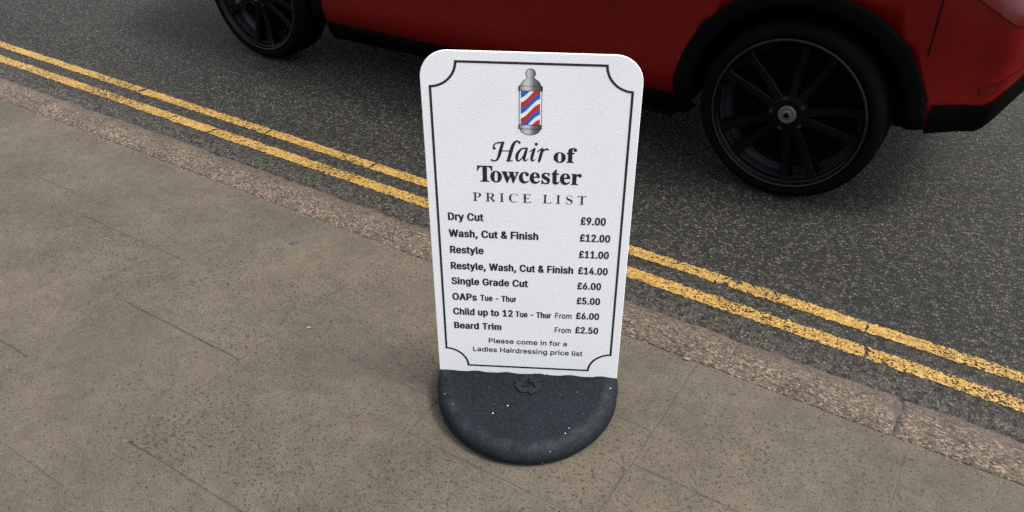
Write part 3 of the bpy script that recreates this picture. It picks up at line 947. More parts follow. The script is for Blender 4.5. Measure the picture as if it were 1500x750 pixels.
    'O': (533, '282 536 289 533 305 533 315 530 329 530 345 526 389 512 409 502 443 478 474 448 499 412 513 385 523 358 533 312 534 292 537 282 537 228 534 218 533 198 530 188 530 178 526 162 513 125 496 92 479 67 439 27 415 11 389 -3 352 -16 292 -27 242 -27 182 -16 152 -6 125 7 95 27 52 70 28 108 11 148 4 178 0 195 0 208 -3 218 -3 288 0 298 0 315 5 335 21 385 35 412 49 433 60 448 89 476 132 506 145 512 185 526 205 530 219 530 229 533 245 533 255 536/280 435 259 436 242 432 222 422 195 402 178 378 161 345 150 305 150 292 147 282 147 232 150 218 150 205 155 185 171 142 182 124 202 100 232 81 255 73 279 73 292 77 319 91 332 100 340 108 363 142 373 165 383 205 384 218 387 228 387 275 384 288 383 302 376 335 359 372 349 388 336 405 312 422 292 432'),
    'P': (445, '248 529 255 527 275 526 285 524 298 523 318 519 348 509 375 496 389 485 418 456 436 428 446 402 450 385 450 365 453 355 453 338 450 328 450 312 439 275 429 255 420 242 387 208 372 198 345 184 308 174 292 170 278 170 268 167 175 167 168 164 167 158 167 2 163 -5 156 -12 142 -16 128 -17 115 -20 65 -20 55 -17 42 -16 28 -12 18 -3 17 5 18 512 28 522 42 526 55 527 65 530/243 432 235 433 175 433 169 432 167 428 167 272 168 266 172 264 252 264 275 277 282 285 292 302 300 332 300 368 292 392 286 405 278 415 257 428'),
    'R': (449, '248 529 255 527 278 526 288 524 305 522 352 509 372 499 395 483 417 462 429 445 442 418 450 392 450 378 453 368 453 338 450 325 449 308 439 278 423 252 392 220 368 204 365 198 452 38 469 5 469 -2 458 -12 445 -16 432 -17 422 -20 358 -20 348 -17 335 -16 322 -12 310 -2 301 12 215 173 208 176 175 177 169 175 167 168 167 5 163 -5 155 -12 145 -16 128 -17 118 -20 65 -20 55 -17 42 -16 28 -12 18 -3 17 5 18 512 28 522 42 526 55 527 65 530/247 432 238 433 175 433 168 431 167 425 167 285 169 278 175 277 258 278 272 284 282 292 293 308 300 332 301 352 300 375 292 398 283 412 273 422 258 429'),
    'S': (447, '263 533 300 528 337 517 370 500 383 491 415 459 431 436 441 406 442 396 445 386 444 376 433 366 420 361 407 361 397 358 347 358 333 361 317 362 306 366 297 375 293 383 291 393 281 413 271 423 253 433 243 437 210 438 187 427 173 416 163 396 158 383 158 369 163 356 172 339 200 322 227 312 287 297 347 277 373 264 397 248 428 216 444 189 451 159 451 116 441 79 425 53 387 15 353 -5 327 -15 297 -22 283 -22 250 -29 197 -29 187 -26 150 -22 103 -8 70 9 57 18 28 46 12 69 -1 103 -5 126 -5 136 -2 143 7 150 17 153 33 155 43 158 97 158 110 155 127 153 137 149 147 140 153 116 162 96 170 88 200 72 227 68 250 72 270 82 285 93 294 106 301 126 301 153 296 166 290 174 277 184 257 194 230 203 150 225 120 235 97 246 53 275 38 289 26 306 13 336 8 359 8 389 12 406 20 431 35 456 70 491 90 504 110 513 150 527 170 531 183 531 197 534'),
    'T': (449, '417 529 423 527 437 526 450 522 461 512 462 455 460 451 453 443 440 438 423 436 413 434 307 433 301 432 299 428 297 -2 287 -12 273 -16 260 -17 250 -20 197 -20 187 -17 173 -16 160 -12 150 -3 148 5 148 428 146 432 140 433 37 434 27 436 13 437 0 441 -8 448 -11 455 -10 512 0 522 13 526 27 527 40 530'),
    'W': (686, '668 529 675 527 688 526 701 522 711 513 713 505 575 2 566 -8 561 -12 551 -16 535 -17 525 -20 465 -20 451 -17 438 -16 425 -12 413 -2 407 12 349 232 345 241 341 242 334 222 282 25 273 -2 261 -12 248 -16 235 -17 221 -20 158 -20 148 -17 131 -16 121 -12 115 -7 111 -2 -19 475 -27 505 -26 512 -20 518 -15 522 -5 526 11 527 21 530 75 530 88 527 105 526 115 522 123 515 129 502 187 272 191 259 195 258 202 278 261 505 267 515 275 522 285 526 301 527 315 530 375 530 385 527 398 526 411 522 420 515 425 505 487 265 491 259 495 262 502 285 554 492 561 513 571 522 585 526 598 527 611 530'),
    'a': (389, '215 404 272 394 292 387 319 374 332 365 350 346 369 316 377 293 380 270 380 6 379 -1 369 -11 355 -15 342 -15 329 -19 282 -18 272 -15 249 -13 219 -22 175 -29 142 -28 132 -25 99 -22 65 -11 39 5 7 36 -5 60 -13 90 -13 126 -9 146 4 170 35 201 59 214 102 228 135 235 172 238 182 241 199 242 209 245 222 245 229 249 232 256 229 280 219 300 215 304 202 310 185 310 162 297 152 288 144 273 132 263 119 258 105 258 95 255 85 258 69 259 9 279 0 286 -3 293 8 316 27 343 39 355 65 374 85 384 115 394 152 401 165 402 179 405/232 153 219 155 209 152 195 151 179 148 155 140 145 133 138 120 135 106 138 90 145 76 162 66 179 65 195 72 209 82 216 90 229 120 234 140 233 150'),
    'd': (424, '369 528 376 525 389 525 402 521 411 513 414 507 413 -3 402 -14 389 -18 376 -18 366 -21 319 -21 279 -14 239 -25 226 -25 216 -28 179 -28 132 -21 102 -11 82 -1 69 9 36 42 18 67 8 87 -6 133 -6 147 -9 160 -9 220 -2 260 8 290 18 310 34 333 66 365 89 381 112 391 139 398 172 402 186 405 209 405 219 402 232 402 259 396 265 397 267 403 267 503 271 513 279 521 289 524 306 525 316 528/217 307 209 308 192 307 179 298 168 287 158 273 148 250 141 217 141 160 145 140 152 120 168 90 181 77 196 69 216 69 236 83 253 110 263 140 267 160 267 217 257 260 247 280 236 294'),
    'e': (404, '222 404 279 394 316 381 349 358 371 337 387 313 400 287 407 267 414 230 414 170 411 163 402 156 389 152 376 152 366 149 146 148 144 143 145 133 152 113 158 100 169 86 182 76 202 66 216 65 229 69 239 75 252 89 264 110 272 117 286 122 299 122 309 125 319 122 336 121 396 104 406 93 407 83 393 53 377 33 350 10 332 -1 312 -11 292 -17 259 -25 246 -25 232 -28 189 -28 179 -25 166 -25 156 -22 142 -21 96 -4 66 15 34 47 18 70 2 107 -9 157 -9 217 -2 257 15 300 38 333 66 362 89 378 101 383 142 398 156 399 166 402 179 402 189 405/217 307 209 308 192 308 172 295 162 283 152 263 146 247 147 243 156 242 252 242 259 243 260 247 257 260 243 287 230 300'),
    'g': (425, '229 402 236 400 252 398 276 391 296 396 309 396 319 399 369 399 379 396 392 396 406 392 416 381 417 -9 414 -19 414 -42 403 -76 387 -102 359 -130 322 -150 276 -164 242 -167 232 -170 182 -170 172 -167 136 -164 119 -160 99 -153 66 -136 52 -127 24 -99 9 -76 9 -66 19 -55 66 -28 79 -24 102 -22 109 -24 122 -24 137 -29 144 -36 162 -60 181 -72 196 -77 219 -77 242 -66 257 -52 267 -22 267 -9 259 -7 219 -14 172 -14 159 -11 146 -10 126 -6 106 0 72 17 52 33 41 44 18 74 5 101 -2 121 -9 161 -9 221 -2 261 13 301 25 321 41 341 61 361 86 379 99 385 142 398 159 400 172 403/214 308 206 309 196 308 178 298 168 288 155 268 148 251 141 221 141 164 148 134 162 108 169 97 182 87 199 80 212 80 222 84 232 90 244 101 260 131 267 161 267 224 257 261 247 281 236 294'),
    'h': (410, '111 529 118 527 131 526 144 522 155 512 156 402 158 396 161 395 181 400 194 400 204 403 251 403 264 400 278 400 294 396 328 383 349 368 366 352 382 328 395 295 399 272 399 5 398 -3 388 -12 374 -16 361 -17 351 -20 301 -20 291 -17 278 -16 264 -12 254 -2 252 248 245 278 235 295 221 306 211 310 198 306 181 295 167 275 159 252 156 228 156 5 154 -3 144 -12 131 -16 118 -17 104 -20 61 -20 48 -17 34 -16 21 -12 10 -2 9 508 11 513 18 520 34 526 48 527 61 530'),
    'i': (167, '96 542 103 540 116 540 131 535 144 528 161 512 167 502 168 495 168 468 164 458 143 438 116 427 103 426 93 424 73 424 63 426 46 428 30 434 5 458 -1 468 -2 492 2 505 30 532 53 540 66 540 76 543/113 399 120 397 133 396 146 392 155 385 158 378 158 2 156 -3 150 -10 133 -16 120 -17 106 -20 60 -20 46 -17 33 -16 16 -10 10 -3 8 2 8 378 10 383 16 390 33 396 46 397 60 400'),
    'l': (189, '111 527 118 524 131 524 144 520 152 513 156 506 156 93 161 76 171 72 188 71 201 67 209 59 215 49 222 16 221 -1 211 -11 198 -16 181 -19 168 -19 158 -22 121 -22 111 -19 98 -19 61 -8 48 1 24 26 14 46 9 66 9 506 11 510 18 517 34 524 48 524 61 528'),
    'm': (610, '454 406 494 399 514 392 542 378 578 343 595 305 599 282 599 5 598 -2 591 -10 578 -16 561 -17 551 -20 501 -20 491 -17 478 -16 464 -12 454 -2 452 265 448 282 442 295 435 302 421 310 414 309 396 298 384 275 379 262 379 5 378 -2 371 -10 358 -16 341 -17 331 -20 278 -20 268 -17 254 -16 241 -12 230 -2 229 275 218 299 201 310 194 309 184 302 170 288 160 265 159 252 156 242 155 -2 144 -12 131 -16 118 -17 104 -20 61 -20 48 -17 34 -16 21 -12 13 -5 9 5 9 375 10 382 18 390 34 396 48 397 61 400 108 400 118 397 148 394 184 403 198 404 208 406 228 407 274 399 301 389 321 376 358 392 381 400 414 404 424 406'),
    'n': (410, '258 402 294 396 314 389 334 379 362 355 382 328 388 315 395 295 399 272 398 -2 388 -12 374 -16 361 -17 348 -20 304 -20 291 -17 278 -16 264 -12 254 -2 252 248 245 278 235 295 221 306 214 309 208 310 191 302 181 295 167 275 159 252 156 228 155 -2 144 -12 131 -16 118 -17 108 -20 58 -20 48 -17 34 -16 21 -12 11 -3 9 5 10 382 21 392 34 396 48 397 58 400 108 400 118 397 131 396 151 391 181 400 194 400 204 403'),
    'o': (415, '226 404 282 394 319 381 352 358 377 333 397 307 413 270 424 220 424 157 417 117 410 97 397 70 381 47 347 13 326 -1 306 -11 286 -17 229 -28 186 -28 176 -25 162 -25 142 -21 102 -7 89 -1 66 15 34 47 18 70 2 107 -9 157 -9 217 -2 257 13 297 28 320 41 337 62 358 96 381 132 394 192 405/221 307 212 308 196 308 179 298 171 290 158 270 148 247 141 213 141 160 145 140 152 120 162 100 172 85 182 76 206 65 212 66 232 76 249 92 260 110 267 127 274 157 275 187 274 217 270 237 263 257 253 277 244 290 237 297'),
    'p': (424, '254 403 294 396 324 386 338 380 364 361 383 342 405 312 422 276 432 229 432 149 429 139 428 126 418 92 402 59 392 46 358 11 328 -8 284 -23 271 -23 238 -29 221 -29 168 -20 158 -20 156 -28 156 -141 152 -148 144 -155 131 -159 118 -160 104 -163 58 -163 48 -160 34 -159 21 -155 11 -145 9 -138 10 382 21 393 34 397 48 397 58 400 108 400 118 397 131 397 151 392 168 397 184 400 198 401 208 404/226 309 221 310 214 310 201 303 187 292 170 266 160 232 156 206 156 169 159 159 159 149 164 132 174 106 191 81 208 70 218 67 228 68 242 76 256 89 265 102 275 126 282 156 283 172 286 186 286 196 283 206 282 222 279 239 267 272 258 287 248 297 234 306'),
    'r': (259, '241 402 248 400 261 400 274 396 285 385 286 325 284 321 278 313 261 307 248 306 234 303 218 306 201 306 188 299 179 292 170 282 164 268 156 235 155 -2 144 -12 131 -16 118 -17 108 -20 58 -20 48 -17 34 -16 21 -12 11 -3 9 5 10 382 21 392 34 396 48 397 58 400 108 400 118 397 131 396 144 393 168 400 181 400 191 403'),
    's': (365, '207 404 264 394 285 387 315 370 342 343 351 330 365 303 368 293 368 287 358 277 347 273 301 262 271 259 261 262 247 262 234 266 224 276 218 290 208 303 197 311 181 312 171 308 161 300 154 288 152 270 156 260 164 252 174 246 194 239 261 224 301 211 325 197 349 177 365 153 371 137 375 117 375 97 368 67 357 46 337 22 318 7 301 -4 251 -21 237 -22 227 -25 214 -25 204 -28 161 -28 147 -25 134 -25 101 -17 81 -11 54 3 41 12 19 33 3 57 -7 83 -7 97 4 107 44 118 87 125 101 122 114 122 127 117 135 110 150 80 154 76 171 66 191 65 207 73 218 83 225 103 221 117 215 127 194 138 114 156 84 166 57 179 41 192 29 203 16 220 6 243 2 270 6 300 13 320 26 340 51 365 71 378 91 388 127 398 161 402 171 405'),
    't': (227, '125 492 131 489 145 489 158 485 169 474 170 408 172 401 225 395 238 389 245 382 246 378 246 328 241 319 235 314 221 309 208 309 198 306 175 306 171 304 170 298 171 81 174 74 178 71 198 72 208 69 225 68 238 62 245 54 256 8 255 0 241 -13 211 -21 198 -21 188 -24 155 -24 108 -16 88 -10 68 0 38 30 27 51 23 64 23 301 18 306 1 309 -12 309 -25 314 -33 321 -37 328 -37 378 -33 384 -25 391 -12 396 1 396 18 400 23 404 23 471 28 479 35 485 45 488 61 489 71 492'),
    'u': (410, '354 397 361 395 374 395 388 390 396 383 399 377 399 7 398 -1 388 -11 374 -15 361 -15 351 -18 304 -18 264 -11 224 -22 211 -22 201 -25 168 -25 121 -17 91 -7 78 -1 61 12 48 25 30 47 20 67 13 93 9 117 9 373 11 381 21 390 34 395 48 395 61 398 104 398 118 395 131 395 144 390 155 380 156 140 164 107 174 85 191 73 204 72 218 76 232 87 245 110 252 137 254 380 264 390 278 395 291 395 304 398'),
    'y': (389, '369 397 376 395 389 395 402 390 413 380 413 370 385 300 250 -57 240 -80 230 -97 221 -110 193 -137 171 -150 149 -157 109 -165 76 -165 62 -162 49 -162 19 -154 8 -143 4 -137 8 -117 19 -83 29 -73 42 -69 56 -68 62 -66 76 -68 90 -67 93 -63 103 -43 116 -7 117 0 -22 363 -25 373 -25 380 -14 390 -1 395 12 395 22 398 79 398 89 395 106 394 119 388 130 377 188 213 192 204 196 204 200 210 258 373 264 383 272 390 282 394 299 395 309 398'),
    '£': (425, '252 536 282 530 295 530 312 526 342 514 365 500 400 465 409 452 426 415 430 398 430 388 426 382 418 373 402 367 388 366 378 364 365 363 332 357 322 360 308 360 295 364 287 372 284 375 279 398 269 418 255 432 242 439 235 440 225 436 207 422 194 398 190 382 190 308 192 302 198 300 305 300 315 297 328 296 342 292 350 285 353 278 353 232 352 227 345 220 328 214 315 213 302 210 202 210 195 208 193 205 193 195 197 178 196 108 192 92 187 82 187 78 195 77 282 77 286 82 288 108 298 119 312 123 325 124 338 127 378 127 392 124 405 123 422 117 428 109 430 105 430 65 422 38 410 18 398 7 385 -2 358 -12 318 -20 45 -20 32 -17 18 -16 5 -12 -3 -5 -7 2 -6 58 5 69 28 74 36 78 42 84 50 112 50 145 47 158 46 205 44 208 35 212 18 214 5 218 -5 227 -7 235 -7 278 -3 285 5 292 18 296 35 298 41 302 43 305 43 398 51 425 64 452 73 465 105 497 118 506 145 519 182 530 195 530 205 533 222 534 232 536'),
  },
  'plain': {
    ' ': (188, ''),
    'F': (410, '368 526 382 520 387 512 387 452 383 445 378 441 362 437 148 437 142 435 140 428 140 302 142 295 148 293 338 293 355 289 360 285 363 278 362 215 355 208 342 204 148 203 142 202 140 195 139 -5 132 -12 118 -16 65 -16 52 -12 45 -5 43 2 45 515 52 522 68 527'),
    'H': (517, '455 526 468 520 472 515 473 508 473 2 470 -8 465 -12 452 -16 402 -17 385 -12 378 -5 377 208 375 215 368 217 148 217 142 215 140 208 139 -5 132 -12 118 -16 65 -16 48 -10 45 -5 43 2 43 508 47 518 52 522 65 526 115 527 132 522 139 515 140 315 142 308 148 307 368 307 375 308 377 315 378 515 385 522 398 526'),
    'L': (393, '122 526 135 520 139 515 140 508 140 78 142 75 148 73 352 73 368 69 376 62 377 55 377 -2 373 -8 368 -12 352 -17 68 -17 52 -12 45 -5 44 512 45 516 51 522 65 526'),
    'P': (445, '248 526 255 524 275 523 295 519 325 509 352 496 368 483 390 462 406 438 419 405 423 388 424 368 427 355 427 335 424 325 423 308 412 272 395 241 363 208 348 198 322 184 302 178 268 170 148 170 142 168 140 162 139 -5 132 -12 118 -16 65 -16 52 -12 45 -5 43 2 45 515 52 522 68 527/243 435 235 437 148 437 142 434 140 428 140 268 142 262 148 260 258 260 275 264 295 274 307 285 316 298 322 315 327 332 327 362 319 388 312 402 303 415 285 426 265 433'),
    'a': (389, '215 400 249 394 269 387 295 374 309 365 324 350 343 320 350 296 354 273 354 0 352 -4 346 -10 332 -15 285 -15 268 -10 262 -4 259 4 255 4 222 -14 179 -25 142 -25 132 -22 122 -22 89 -11 75 -4 62 5 31 36 21 56 14 83 14 130 18 150 30 173 62 204 82 214 125 228 159 235 172 235 182 238 199 238 209 241 225 242 235 245 249 246 255 250 257 253 256 276 242 301 225 310 209 315 182 315 162 310 155 307 134 293 125 284 119 273 112 265 95 258 69 266 32 279 25 286 24 296 35 320 54 346 62 355 89 374 109 384 155 398 179 401/258 163 252 164 229 158 195 155 185 152 169 151 132 140 119 131 111 113 111 96 118 80 125 72 139 66 159 62 182 62 192 65 202 65 219 72 232 82 240 90 253 113 260 143 260 160'),
    'c': (396, '226 401 259 394 289 384 302 378 326 362 351 337 367 313 377 287 376 270 369 263 359 259 302 246 292 250 288 253 273 283 269 288 257 300 242 308 229 312 189 312 166 304 149 292 135 273 122 243 118 227 114 207 114 163 118 143 128 117 142 92 158 77 179 66 192 65 202 62 212 62 222 65 236 66 256 76 276 96 285 117 289 122 296 127 309 132 366 117 376 107 377 90 370 70 356 46 322 12 309 3 282 -11 246 -21 229 -25 186 -25 152 -17 132 -11 112 -1 89 15 58 47 45 67 35 87 28 103 21 133 17 157 18 220 25 260 40 300 54 323 68 340 86 358 119 381 156 394 192 402'),
    'd': (424, '369 524 382 518 386 513 387 507 386 -7 379 -14 366 -18 319 -18 306 -14 301 -10 298 -3 296 10 292 11 272 -4 254 -13 216 -25 176 -25 156 -21 126 -11 106 -1 92 9 61 40 45 63 38 77 25 113 18 153 18 223 21 233 22 250 35 293 45 313 59 335 89 365 116 383 146 394 186 402 209 402 219 399 229 398 252 391 272 381 289 369 292 369 294 377 295 513 302 521 316 525/231 310 222 312 182 312 169 307 149 294 138 280 128 263 122 247 114 213 114 163 118 143 125 123 138 97 144 90 156 79 168 70 182 65 226 65 246 73 260 83 280 113 290 143 294 163 294 213 283 257 273 277 261 293 246 304'),
    'e': (404, '222 401 256 394 292 381 326 358 344 340 357 323 373 290 384 253 387 230 386 163 379 156 362 152 122 152 118 150 118 140 128 110 144 87 159 76 179 66 192 65 202 62 222 62 242 66 259 73 273 83 292 115 309 121 352 111 372 104 380 97 381 80 367 50 351 30 316 3 289 -11 252 -21 232 -25 189 -25 179 -22 166 -21 126 -7 112 -1 89 15 58 47 45 67 32 93 21 133 17 157 18 220 25 260 40 300 52 320 64 337 89 362 112 378 124 383 166 398 179 399 189 402/234 310 226 312 182 312 162 304 149 295 135 280 122 253 119 243 120 240 129 238 279 238 285 240 287 243 283 257 269 285 254 300'),
    'f': (254, '211 546 228 542 248 536 259 525 260 515 245 465 238 458 225 454 211 456 185 457 171 452 167 448 160 432 160 402 162 398 168 397 221 396 238 390 243 382 243 325 238 317 225 311 165 310 160 305 160 -2 158 -6 152 -12 138 -16 85 -16 71 -12 65 -6 63 -2 63 305 58 310 11 310 -2 314 -7 318 -10 328 -10 382 -5 390 8 396 55 397 61 399 63 405 63 448 71 478 83 498 107 522 125 532 171 546'),
    'g': (425, '229 398 262 387 292 367 296 368 298 381 301 388 306 392 319 396 369 396 382 392 390 384 391 -12 388 -22 387 -46 380 -72 362 -103 337 -129 326 -136 299 -150 256 -163 242 -164 232 -167 182 -167 172 -164 159 -164 122 -153 89 -136 78 -129 51 -102 36 -80 34 -72 35 -62 41 -56 59 -45 89 -28 102 -25 116 -31 137 -59 159 -73 189 -81 226 -80 246 -76 269 -64 285 -46 294 -19 293 18 289 19 259 0 219 -11 172 -11 152 -7 129 0 95 18 72 36 54 58 45 71 32 98 21 134 21 148 18 158 18 224 25 264 40 304 52 325 68 344 82 359 116 382 152 395 172 399/227 311 219 313 189 313 172 308 152 296 139 282 129 264 122 248 114 218 114 168 122 138 132 118 142 100 148 94 166 84 186 76 222 76 239 80 256 90 271 104 277 114 287 134 294 164 294 221 283 258 273 278 260 294 242 305'),
    'i': (167, '96 539 120 529 137 512 141 502 141 465 135 452 120 438 93 427 73 427 53 434 30 457 25 468 25 495 31 512 53 532 76 540/113 396 126 390 130 385 131 378 131 -2 130 -6 124 -12 110 -16 56 -16 42 -12 36 -6 35 -2 35 382 36 386 42 392 56 396'),
    'l': (189, '111 523 124 517 128 513 129 506 129 96 134 76 138 69 151 68 164 71 178 67 182 63 188 53 196 19 196 -1 191 -9 178 -15 158 -19 121 -19 84 -8 74 -1 50 23 40 43 36 63 36 509 38 513 43 519 58 524'),
    'm': (610, '454 402 471 399 491 392 521 377 552 345 568 308 573 285 573 2 571 -5 568 -10 551 -16 501 -16 488 -12 480 -5 479 262 475 278 466 295 448 309 431 313 401 313 378 302 367 292 354 262 353 2 351 -5 348 -10 331 -16 278 -16 264 -12 257 -5 256 272 245 295 241 300 228 309 211 313 184 313 171 309 161 302 144 285 134 262 129 235 128 -5 121 -12 104 -17 58 -16 44 -12 39 -8 36 2 36 378 37 385 41 390 58 396 108 396 124 390 128 385 130 372 134 371 154 386 168 392 188 399 208 403 231 403 251 399 278 389 291 380 318 352 321 351 348 376 364 386 381 392 401 399 414 400 424 403'),
    'n': (410, '258 399 298 386 311 379 331 363 355 332 362 318 368 298 373 275 371 -5 364 -12 348 -17 301 -16 288 -12 280 -5 279 242 275 265 268 282 259 295 254 299 238 309 218 313 204 313 181 309 157 295 140 272 134 252 129 225 128 -5 121 -12 108 -16 58 -16 44 -12 37 -5 36 2 37 385 44 392 58 396 108 396 124 390 128 385 130 372 134 371 168 389 204 400'),
    'o': (415, '226 401 259 394 296 381 329 358 351 337 363 320 380 290 387 273 394 243 397 220 397 153 390 113 383 93 373 73 354 43 326 15 302 -1 282 -11 262 -17 229 -25 186 -25 152 -17 132 -11 112 -1 89 15 58 47 45 67 35 87 28 103 21 133 17 157 18 220 25 260 40 300 54 323 68 340 86 358 119 381 156 394 192 402/234 310 226 312 186 312 169 306 155 297 144 287 135 273 122 243 118 227 114 207 114 163 118 143 125 123 135 103 147 87 159 76 182 65 206 62 232 65 259 79 276 96 286 113 293 130 301 160 301 213 297 233 290 253 280 273 269 288 249 304'),
    'p': (424, '254 400 271 396 301 386 314 380 339 362 359 342 371 327 388 296 395 279 406 229 406 146 403 136 402 122 392 89 375 56 368 45 334 11 304 -8 264 -22 248 -23 234 -26 221 -26 211 -23 201 -23 174 -15 154 -5 134 10 131 10 129 2 128 -148 121 -155 108 -159 58 -159 44 -155 37 -148 36 -141 37 386 44 393 58 397 108 397 121 393 126 389 129 382 130 369 134 368 161 386 188 396 211 401/236 312 231 314 211 314 191 310 178 303 163 292 144 262 134 229 132 216 129 206 129 172 132 162 133 152 137 136 147 109 161 88 168 81 188 68 204 64 238 64 251 68 268 77 282 92 293 109 302 129 309 159 309 176 313 189 309 202 309 219 305 239 293 269 282 286 269 299 258 306'),
    'r': (259, '241 399 254 393 259 385 259 325 256 315 251 311 238 307 228 307 218 310 198 310 178 306 171 303 151 288 140 272 134 255 129 232 128 -5 121 -12 108 -16 58 -16 44 -12 37 -5 36 2 37 385 44 392 58 396 108 396 124 390 128 385 130 375 134 374 158 389 191 400'),
    's': (365, '207 401 227 398 261 388 281 378 294 368 315 347 325 333 341 297 341 283 334 276 324 273 277 262 271 262 254 269 250 273 245 287 235 300 221 311 207 315 167 315 147 308 134 298 126 283 126 270 131 262 137 255 151 246 171 239 237 224 277 211 291 204 317 185 335 163 341 150 349 120 349 93 341 63 331 43 314 22 284 -1 271 -7 224 -21 201 -25 157 -25 124 -17 104 -11 77 3 64 12 46 30 30 53 19 83 21 101 27 107 37 111 67 118 91 122 104 117 109 113 124 82 141 69 147 66 167 62 197 62 217 66 231 73 241 82 249 97 250 103 248 113 244 121 238 127 217 138 137 156 107 166 81 179 66 190 56 200 44 216 36 230 29 263 29 283 32 293 33 307 43 330 56 347 74 365 87 374 114 388 151 398 174 402'),
    't': (227, '125 488 138 482 143 474 143 404 145 398 151 396 198 396 212 391 218 385 220 381 220 328 216 318 211 314 198 309 148 309 145 307 143 301 144 84 151 71 158 67 178 66 188 69 198 69 215 62 219 58 230 11 229 -2 221 -11 208 -16 188 -21 151 -21 131 -16 111 -10 88 3 64 28 54 48 50 64 50 304 45 309 8 310 -5 316 -10 324 -10 378 -7 388 -2 391 11 396 45 396 50 401 50 471 53 481 58 485 71 489'),
  },
  'serif': {
    ' ': (175, ''),
    'T': (423, '409 462 416 458 417 452 417 322 416 315 409 311 396 311 387 318 380 352 372 372 361 388 342 407 329 416 306 423 279 427 273 425 271 422 271 62 275 45 286 31 296 27 326 22 332 18 334 12 332 -2 326 -6 319 -7 99 -7 89 -4 84 2 84 15 86 18 92 22 122 28 132 33 143 45 147 58 148 75 151 88 150 422 149 425 142 427 116 423 92 416 79 407 62 389 48 365 42 348 36 318 26 311 12 311 6 315 4 322 4 452 6 458 12 462 19 463'),
    'c': (293, '191 326 211 322 231 316 252 305 273 285 279 275 283 262 282 225 278 217 271 210 254 201 238 197 231 197 218 201 201 210 194 222 190 235 189 278 186 285 178 290 164 290 158 289 148 283 134 268 124 242 123 228 120 218 120 155 123 145 124 132 134 98 150 72 167 55 181 48 224 48 235 52 248 60 263 75 271 78 278 76 286 68 288 65 289 58 283 45 258 20 228 1 194 -12 174 -17 141 -17 111 -9 84 4 71 13 47 38 28 70 17 102 16 115 13 125 13 175 16 185 17 198 27 228 34 242 50 265 74 290 98 306 128 319 164 326'),
    'e': (301, '158 325 164 323 184 323 208 316 236 302 263 275 275 252 282 235 289 198 289 172 288 165 278 160 131 160 125 158 123 155 126 145 126 128 130 112 140 85 146 75 161 60 171 54 184 50 218 51 242 65 260 85 271 90 281 86 286 82 289 75 289 68 273 42 248 17 234 8 191 -12 171 -17 138 -17 108 -9 88 1 68 14 53 28 37 52 27 72 16 108 13 132 13 182 16 192 16 202 24 228 37 255 60 285 88 306 108 316 131 323/173 288 164 290 151 289 137 275 130 262 123 228 123 208 125 202 131 200 188 200 194 202 196 208 196 222 193 232 193 252 189 268 181 283'),
    'f': (214, '203 469 216 466 230 459 253 443 267 422 271 398 267 378 257 362 236 351 210 350 200 354 189 362 179 378 178 402 189 428 189 432 187 435 173 436 166 433 159 425 155 408 155 325 156 319 163 317 200 316 206 314 211 308 211 282 210 275 200 270 160 270 156 268 155 262 155 52 159 38 166 28 180 24 196 22 203 18 205 15 205 2 200 -4 190 -7 16 -6 10 -2 8 2 10 18 16 22 30 24 36 28 45 45 45 262 43 268 40 270 20 270 10 275 8 282 8 308 10 312 16 316 40 317 43 319 45 325 45 365 52 402 66 426 83 443 103 456 130 466 150 470'),
    'o': (336, '170 325 177 323 200 322 214 319 237 309 264 293 290 266 298 255 311 228 322 192 322 118 318 98 305 65 294 47 274 23 247 4 227 -6 207 -12 187 -17 150 -17 130 -12 110 -6 84 8 67 20 47 41 31 65 20 95 12 128 12 178 15 188 16 202 24 226 40 258 52 275 64 286 80 299 114 316 140 323 160 323/175 292 167 293 150 289 146 285 137 272 129 248 129 235 126 225 125 182 122 168 122 135 125 122 126 82 129 72 130 58 137 38 144 27 154 21 167 18 184 21 198 35 205 48 209 65 209 78 212 92 212 208 209 222 209 238 205 258 195 278 185 288'),
    'r': (287, '256 322 280 310 287 302 294 288 295 248 288 235 276 224 263 218 236 217 219 225 196 250 193 252 186 253 180 250 173 243 163 228 155 198 156 48 161 35 166 28 183 24 196 22 203 18 205 12 203 -2 196 -6 190 -7 26 -7 16 -4 12 2 13 18 20 22 30 24 37 28 44 38 45 45 45 268 41 278 36 283 33 286 23 288 16 292 15 305 17 312 23 316 30 317 140 316 146 314 151 308 153 281 156 282 170 297 185 308 206 319 220 323'),
    's': (288, '241 326 247 322 249 315 249 228 247 222 244 219 234 217 223 222 218 228 208 252 199 265 184 279 161 289 141 290 126 285 119 278 114 270 112 255 117 242 130 228 141 221 217 182 227 176 245 158 254 145 262 122 262 65 258 52 248 32 236 15 217 1 197 -9 184 -13 167 -17 137 -17 107 -9 74 3 64 -2 57 -12 51 -16 41 -17 34 -14 31 -11 29 -5 29 102 31 108 36 112 47 113 58 108 61 105 67 85 81 57 104 33 121 24 141 20 161 24 167 28 181 42 186 58 185 65 178 78 167 90 154 99 91 131 67 147 43 172 33 195 29 218 33 252 43 275 52 288 64 300 77 309 97 319 131 326 144 327 167 323 201 313 211 313 217 314 224 322 231 326'),
    't': (228, '142 430 148 426 150 422 150 326 152 319 158 317 202 317 212 312 213 306 213 279 208 273 202 271 155 270 150 266 151 72 158 52 165 47 175 48 185 54 198 76 205 79 212 78 225 71 230 66 216 36 203 19 192 8 155 -12 138 -16 108 -16 82 -8 65 2 58 8 48 26 44 42 43 56 40 69 40 266 35 270 22 272 15 276 13 282 14 299 17 306 72 361 80 372 93 386 122 426 132 430'),
